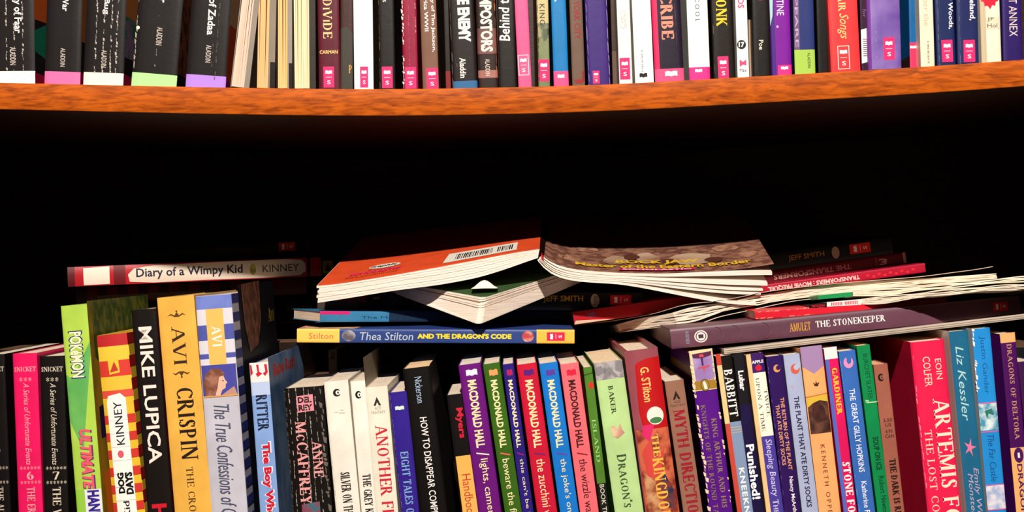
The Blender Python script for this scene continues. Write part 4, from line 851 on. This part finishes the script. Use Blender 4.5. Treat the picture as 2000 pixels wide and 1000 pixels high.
# spine strip between the halves
sp_f = [P(1054, 485, Yf + .001), P(1058, 489, Yf + .004), P(1063, 497, Yf + .001)]
sp_b = [P(1058, 422, Yb), P(1064, 421, Yb), P(1072, 424, Yb)]
slab('spine', ob, sp_f, sp_b, lambda t: .0012, M('1C0A0A'))
slab('spine_patch', ob, [P(1057, 494, Yf - .001), P(1062, 502, Yf - .001)], [P(1058, 482, Yf + .03), P(1064, 488, Yf + .03)], lambda t: .003, M('B01420'))
sL = Sheet(ob, LTw, LBkw)
ux = sL.u_of_px
sL.put([[(ux(862), .05), (ux(1008), .05), (ux(1008), .24), (ux(866), .24)]], M('F6F0E4', 'print'), 'barcode_panel')
rb = random.Random(3); x = ux(884); bars = []
while x < ux(1000):
    wd_ = rb.choice((.0025, .004, .006)); 
    if not ux(957) < x < ux(964): bars.append([(x, .085), (x + wd_, .085), (x + wd_, .20), (x, .20)])
    x += wd_ + rb.choice((.003, .004, .006))
sL.put(bars, M('1C1614', 'print'), 'barcode')
sL.put([[(ux(735) + .075 * math.cos(a * .314), .21 + .04 * math.sin(a * .314)) for a in range(20)]], M('F4ECDC', 'print'), 'logo_oval')
sL.text('graphix', ux(706), ux(762), .185, .235, '2A1A14', 'logo_lettering', .03, .2)
sL.text('AN IMPRINT OF', ux(704), ux(752), .15, .165, '6A2A1C', 'small_lettering')
sL.text('SCHOLASTIC', ux(672), ux(775), .095, .135, 'F0287C', 'publisher_lettering', .03)
sL.text('www.scholastic.com', ux(668), ux(772), .05, .075, '8A3A20', 'small_lettering')
sL.put([[(.1, .52), (.93, .50), (.93, .505), (.105, .525)], [(.1, .52), (.3, .88), (.3, .89), (.095, .525)]], M('5A1A10', 'print'), 'panel_outline')
sR = Sheet(ob, RTw, RBkw); ux = sR.u_of_px
def blob(cx, cy, rx, ry, n=14, seed=1):
    r = random.Random(seed); return [(cx + rx * r.uniform(.8, 1.15) * math.cos(i * 2 * math.pi / n), cy + ry * r.uniform(.8, 1.15) * math.sin(i * 2 * math.pi / n)) for i in range(n)]
for b_ in (blob(.12, .16, .05, .05, seed=2), blob(.9, .18, .07, .05, seed=4), blob(.83, .3, .06, .05, seed=6), blob(.2, .34, .06, .05, seed=8)): sR.put([b_], M('B8866A', 'mottle', '8A5A48'), 'painted_rock')
for b_ in (blob(.33, .17, .055, .075, seed=11), blob(.47, .2, .06, .09, seed=12), blob(.66, .18, .1, .09, seed=13)): sR.put([b_], M('C8A88C', 'soft', '9A7058'), 'painted_rock')
sR.put([blob(.4, .22, .035, .05, seed=15), blob(.56, .14, .04, .05, seed=16), blob(.76, .14, .04, .04, seed=17)], M('5A3428', 'print'), 'painted_shade')
sR.text('ROCK JAW', ux(1204), ux(1372), .105, .165, 'E8B82C', bold=.04)
sR.text('Master of the Eastern Border', ux(1123), ux(1472), .045, .095, 'E8B82C', bold=.03)
sR.put([[(ux(1210), .012), (ux(1358), .012), (ux(1358), .036), (ux(1210), .036)]], M('E01C60', 'print'), 'publisher_band')
sR.text('SCHOLASTIC', ux(1216), ux(1352), .016, .032, 'F8E0E0', 'publisher_lettering', .03)

# --- open comic book lying flat beneath the red spines: crease towards the room
oc = root_at('open_comic_book', 'open book with crinkled cream page edges sagging beneath the crimson spines', P(1345, 630, .055), GL)
Yo, Yo2 = .055, .145
top = [(1205, 634), (1250, 621), (1307, 612), (1330, 606), (1342, 601), (1352, 600), (1385, 596), (1450, 582), (1500, 574), (1550, 565), (1670, 551), (1805, 544), (1946, 534)]
bot = [(1212, 647), (1250, 642), (1302, 636), (1330, 632), (1346, 631), (1356, 629), (1400, 613), (1450, 601), (1490, 593), (1550, 584), (1661, 572), (1790, 555), (1949, 544)]
tp, bt = resamp(top, 40), resamp(bot, 40)
YO = lambda x: Yo + max(0, (1320 - x) / 130) * .07
tw_, bw_ = W3(tp, YO), W3(bt, YO)
bkv = P(1345, 600, Yo2) - P(1345, 600, Yo)
bkv = Vector((0.0, Yo2 - Yo, -.006))
n = 7
for i in range(n):
    rr = random.Random(i); fr_ = []; th_ = []
    for k, (a, b) in enumerate(zip(tw_, bw_)):
        f = i / n; j = .0005 * math.sin(k * .9 + i * 1.7) if 3 < k < 16 else 0
        fr_.append(a.lerp(b, f) + Vector((0, rr.uniform(0, .0012), j)))
        th_.append((a - b).length / n * .93)
    slab('page_bundle', oc, fr_, [v + bkv for v in fr_], lambda t, th_=th_: th_[min(40, int(t * 40 + .5))], M('EEDFCC', 'pageZ'))
ctop = W3(resamp([(1124, 634), (1200, 626), (1235, 620), (1287, 611), (1320, 598), (1340, 592), (1400, 589), (1500, 568), (1600, 556), (1680, 549), (1800, 540), (1880, 529), (1925, 524), (1939, 520)], 40), lambda x: YO(x) - .003)
slab('cover', oc, ctop, [v + bkv for v in ctop], lambda t: .0004, M('CDB49C'))
cbot = W3(resamp([(1212, 648), (1280, 639), (1325, 634), (1345, 639), (1362, 635), (1400, 619), (1480, 602), (1550, 587), (1680, 573)], 40), lambda x: YO(x) - .003)
slab('cover', oc, cbot, [v + bkv for v in cbot], lambda t: .0004, M('E0CCB4'))

# --- two floppy magazines over the frame edge at the right
def magazine(label, top, bot, strips, Y, n, depth=.12, cover='3A2A20'):
    rt = root_at('magazine', label, P(bot[0][0], bot[0][1], Y), GL)
    N_ = 44; YM = lambda x: Y + .04 * max(0, (1860 - x) / 190) if x < 1860 else Y
    a_, b_ = W3(resamp(top, N_), YM), W3(resamp(bot, N_), YM); bv = Vector((0, depth, -.010))
    for i in range(n):
        rr = random.Random(i + n); fr_, th_ = [], []; ph, fq = rr.uniform(0, 6), rr.uniform(.3, .55)
        for k, (a, b) in enumerate(zip(a_, b_)):
            s_ = min(1, k / 6) ; wv = .0004 * math.sin(k * fq + ph) * s_
            fr_.append(a.lerp(b, i / n) + Vector((0, rr.uniform(0, .0008) + .001 * (1 - s_), wv))); th_.append((a - b).length / n * .92)
        slab('page_bundle', rt, fr_, [v + bv for v in fr_], lambda t, th_=th_: max(.00015, th_[min(N_, int(t * N_ + .5))]), M('F4E6D0', 'pageZ'))
    for j, (pl, col, txt, tcol) in enumerate(strips):
        (x0, t0, u0), (x1, t1, u1) = pl
        Yx = YM(1680)
        f0, f1 = P(x0, t0, Yx), P(x1, t1, Yx); g0, g1 = P(x0, u0, Yx), P(x1, u1, Yx)
        bm = bmesh.new(); vs = []
        for yy in (0, depth * .9):
            for v in (f0, f1, g1, g0): vs.append(bm.verts.new(loc(rt, v + Vector((0, yy, -.006 if yy else 0)))))
        for f in ((0, 1, 2, 3), (7, 6, 5, 4), (0, 4, 5, 1), (1, 5, 6, 2), (2, 6, 7, 3), (3, 7, 4, 0)): bm.faces.new([vs[q] for q in f])
        bm_obj('spine', bm, M(col), rt)
        if txt:
            polys = sans_polys(txt, .03); xs = [p[0] for q in polys for p in q]; ys = [p[1] for q in polys for p in q]
            xa, xb, ya, yb_ = min(xs), max(xs), min(ys), max(ys); bm = bmesh.new()
            for q in polys:
                vv = []
                for x, y in q:
                    s_ = .12 + .76 * (1 - (x - xa) / (xb - xa)); t_ = .2 + .6 * (y - ya) / (yb_ - ya)
                    vv.append(bm.verts.new(loc(rt, f0.lerp(f1, s_).lerp(g0.lerp(g1, s_), t_) + Vector((0, -.0002, 0)))))
                bm.faces.new(vv)
            me = bpy.data.meshes.new('spine_lettering'); bm.to_mesh(me); bm.free(); new_obj('spine_lettering', me, rt, M(tcol, 'print'))
magazine('upper of two floppy white magazines, green spine end', [(1667, 570), (1685, 566), (1727, 561), (1832, 553), (1916, 547), (2000, 540), (2080, 533)], [(1667, 578), (1690, 578), (1748, 576), (1817, 566), (1874, 560), (2000, 550), (2080, 543)],
         [(((1598, 577, 585), (1664, 570, 579)), '1C9050', '', 'A8E0B0')], -.01, 5)
magazine('lower of two floppy white magazines, black and white spine end with red letters', [(1684, 584), (1700, 581), (1748, 577), (1832, 567), (1895, 561), (1958, 557), (2000, 555), (2080, 549)], [(1682, 595), (1706, 595), (1769, 587), (1832, 577), (1895, 572), (1958, 567), (2000, 565), (2080, 560)],
         [(((1580, 594, 602), (1615, 591, 600)), '1A0C0A', 'PREQUEL', 'C01C28'), (((1615, 590, 599), (1683, 584, 595)), 'F4ECE4', 'IIIIIIII IIIIIII', 'E05070')], -.016, 6)

# ------------------------------------------------------------------ shaded second row behind the front books
GB = 'shaded back row books'
rb = random.Random(21)
Y2 = .19
x = -.44
first = True
while x < .47:
    w = rb.uniform(.022, .04)
    px = 1000 + x * F / (Y2 - CY)
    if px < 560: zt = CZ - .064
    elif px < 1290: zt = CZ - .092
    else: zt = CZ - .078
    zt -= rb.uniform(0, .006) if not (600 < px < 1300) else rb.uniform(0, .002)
    if abs(px - 640) < 45 and first:
        x = (638 - 1000) / F * (Y2 - CY) + .0008; w = .0066; first = False
        A = Vector((x, Y2 - .008, CZ - .0705)); h = A.z - ZLOW - .0002
        Cc = A + Vector((w / 2, 0, 0)); D = Vector((0, 0, -1))
        build_book('narrow beige spine with dark lettering peeking beneath the yellow-ended blue spine', A, Vector((1, 0, 0)), w, D, h, (proj(Cc), proj(Cc + D * h)), 'B8946C', decals=[T('TITHE', 686, 702, .5, .5, '2A1C14', bold=.02)], group=GB)
        x += w + .001; continue
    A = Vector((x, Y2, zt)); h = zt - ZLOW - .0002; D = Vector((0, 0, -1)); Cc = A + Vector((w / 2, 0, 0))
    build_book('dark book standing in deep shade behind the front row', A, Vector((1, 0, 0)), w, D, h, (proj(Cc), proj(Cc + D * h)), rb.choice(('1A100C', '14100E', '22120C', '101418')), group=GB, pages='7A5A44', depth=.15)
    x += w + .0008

# report overlaps at the foot of the front row (printed only)
for (a, x0, x1), (b, y0, y1) in zip(ends, ends[1:]):
    if y0 < x1 - .0005: print('FOOT', round(1000 * (x1 - y0), 1), 'mm', a[:28], '|', b[:28])
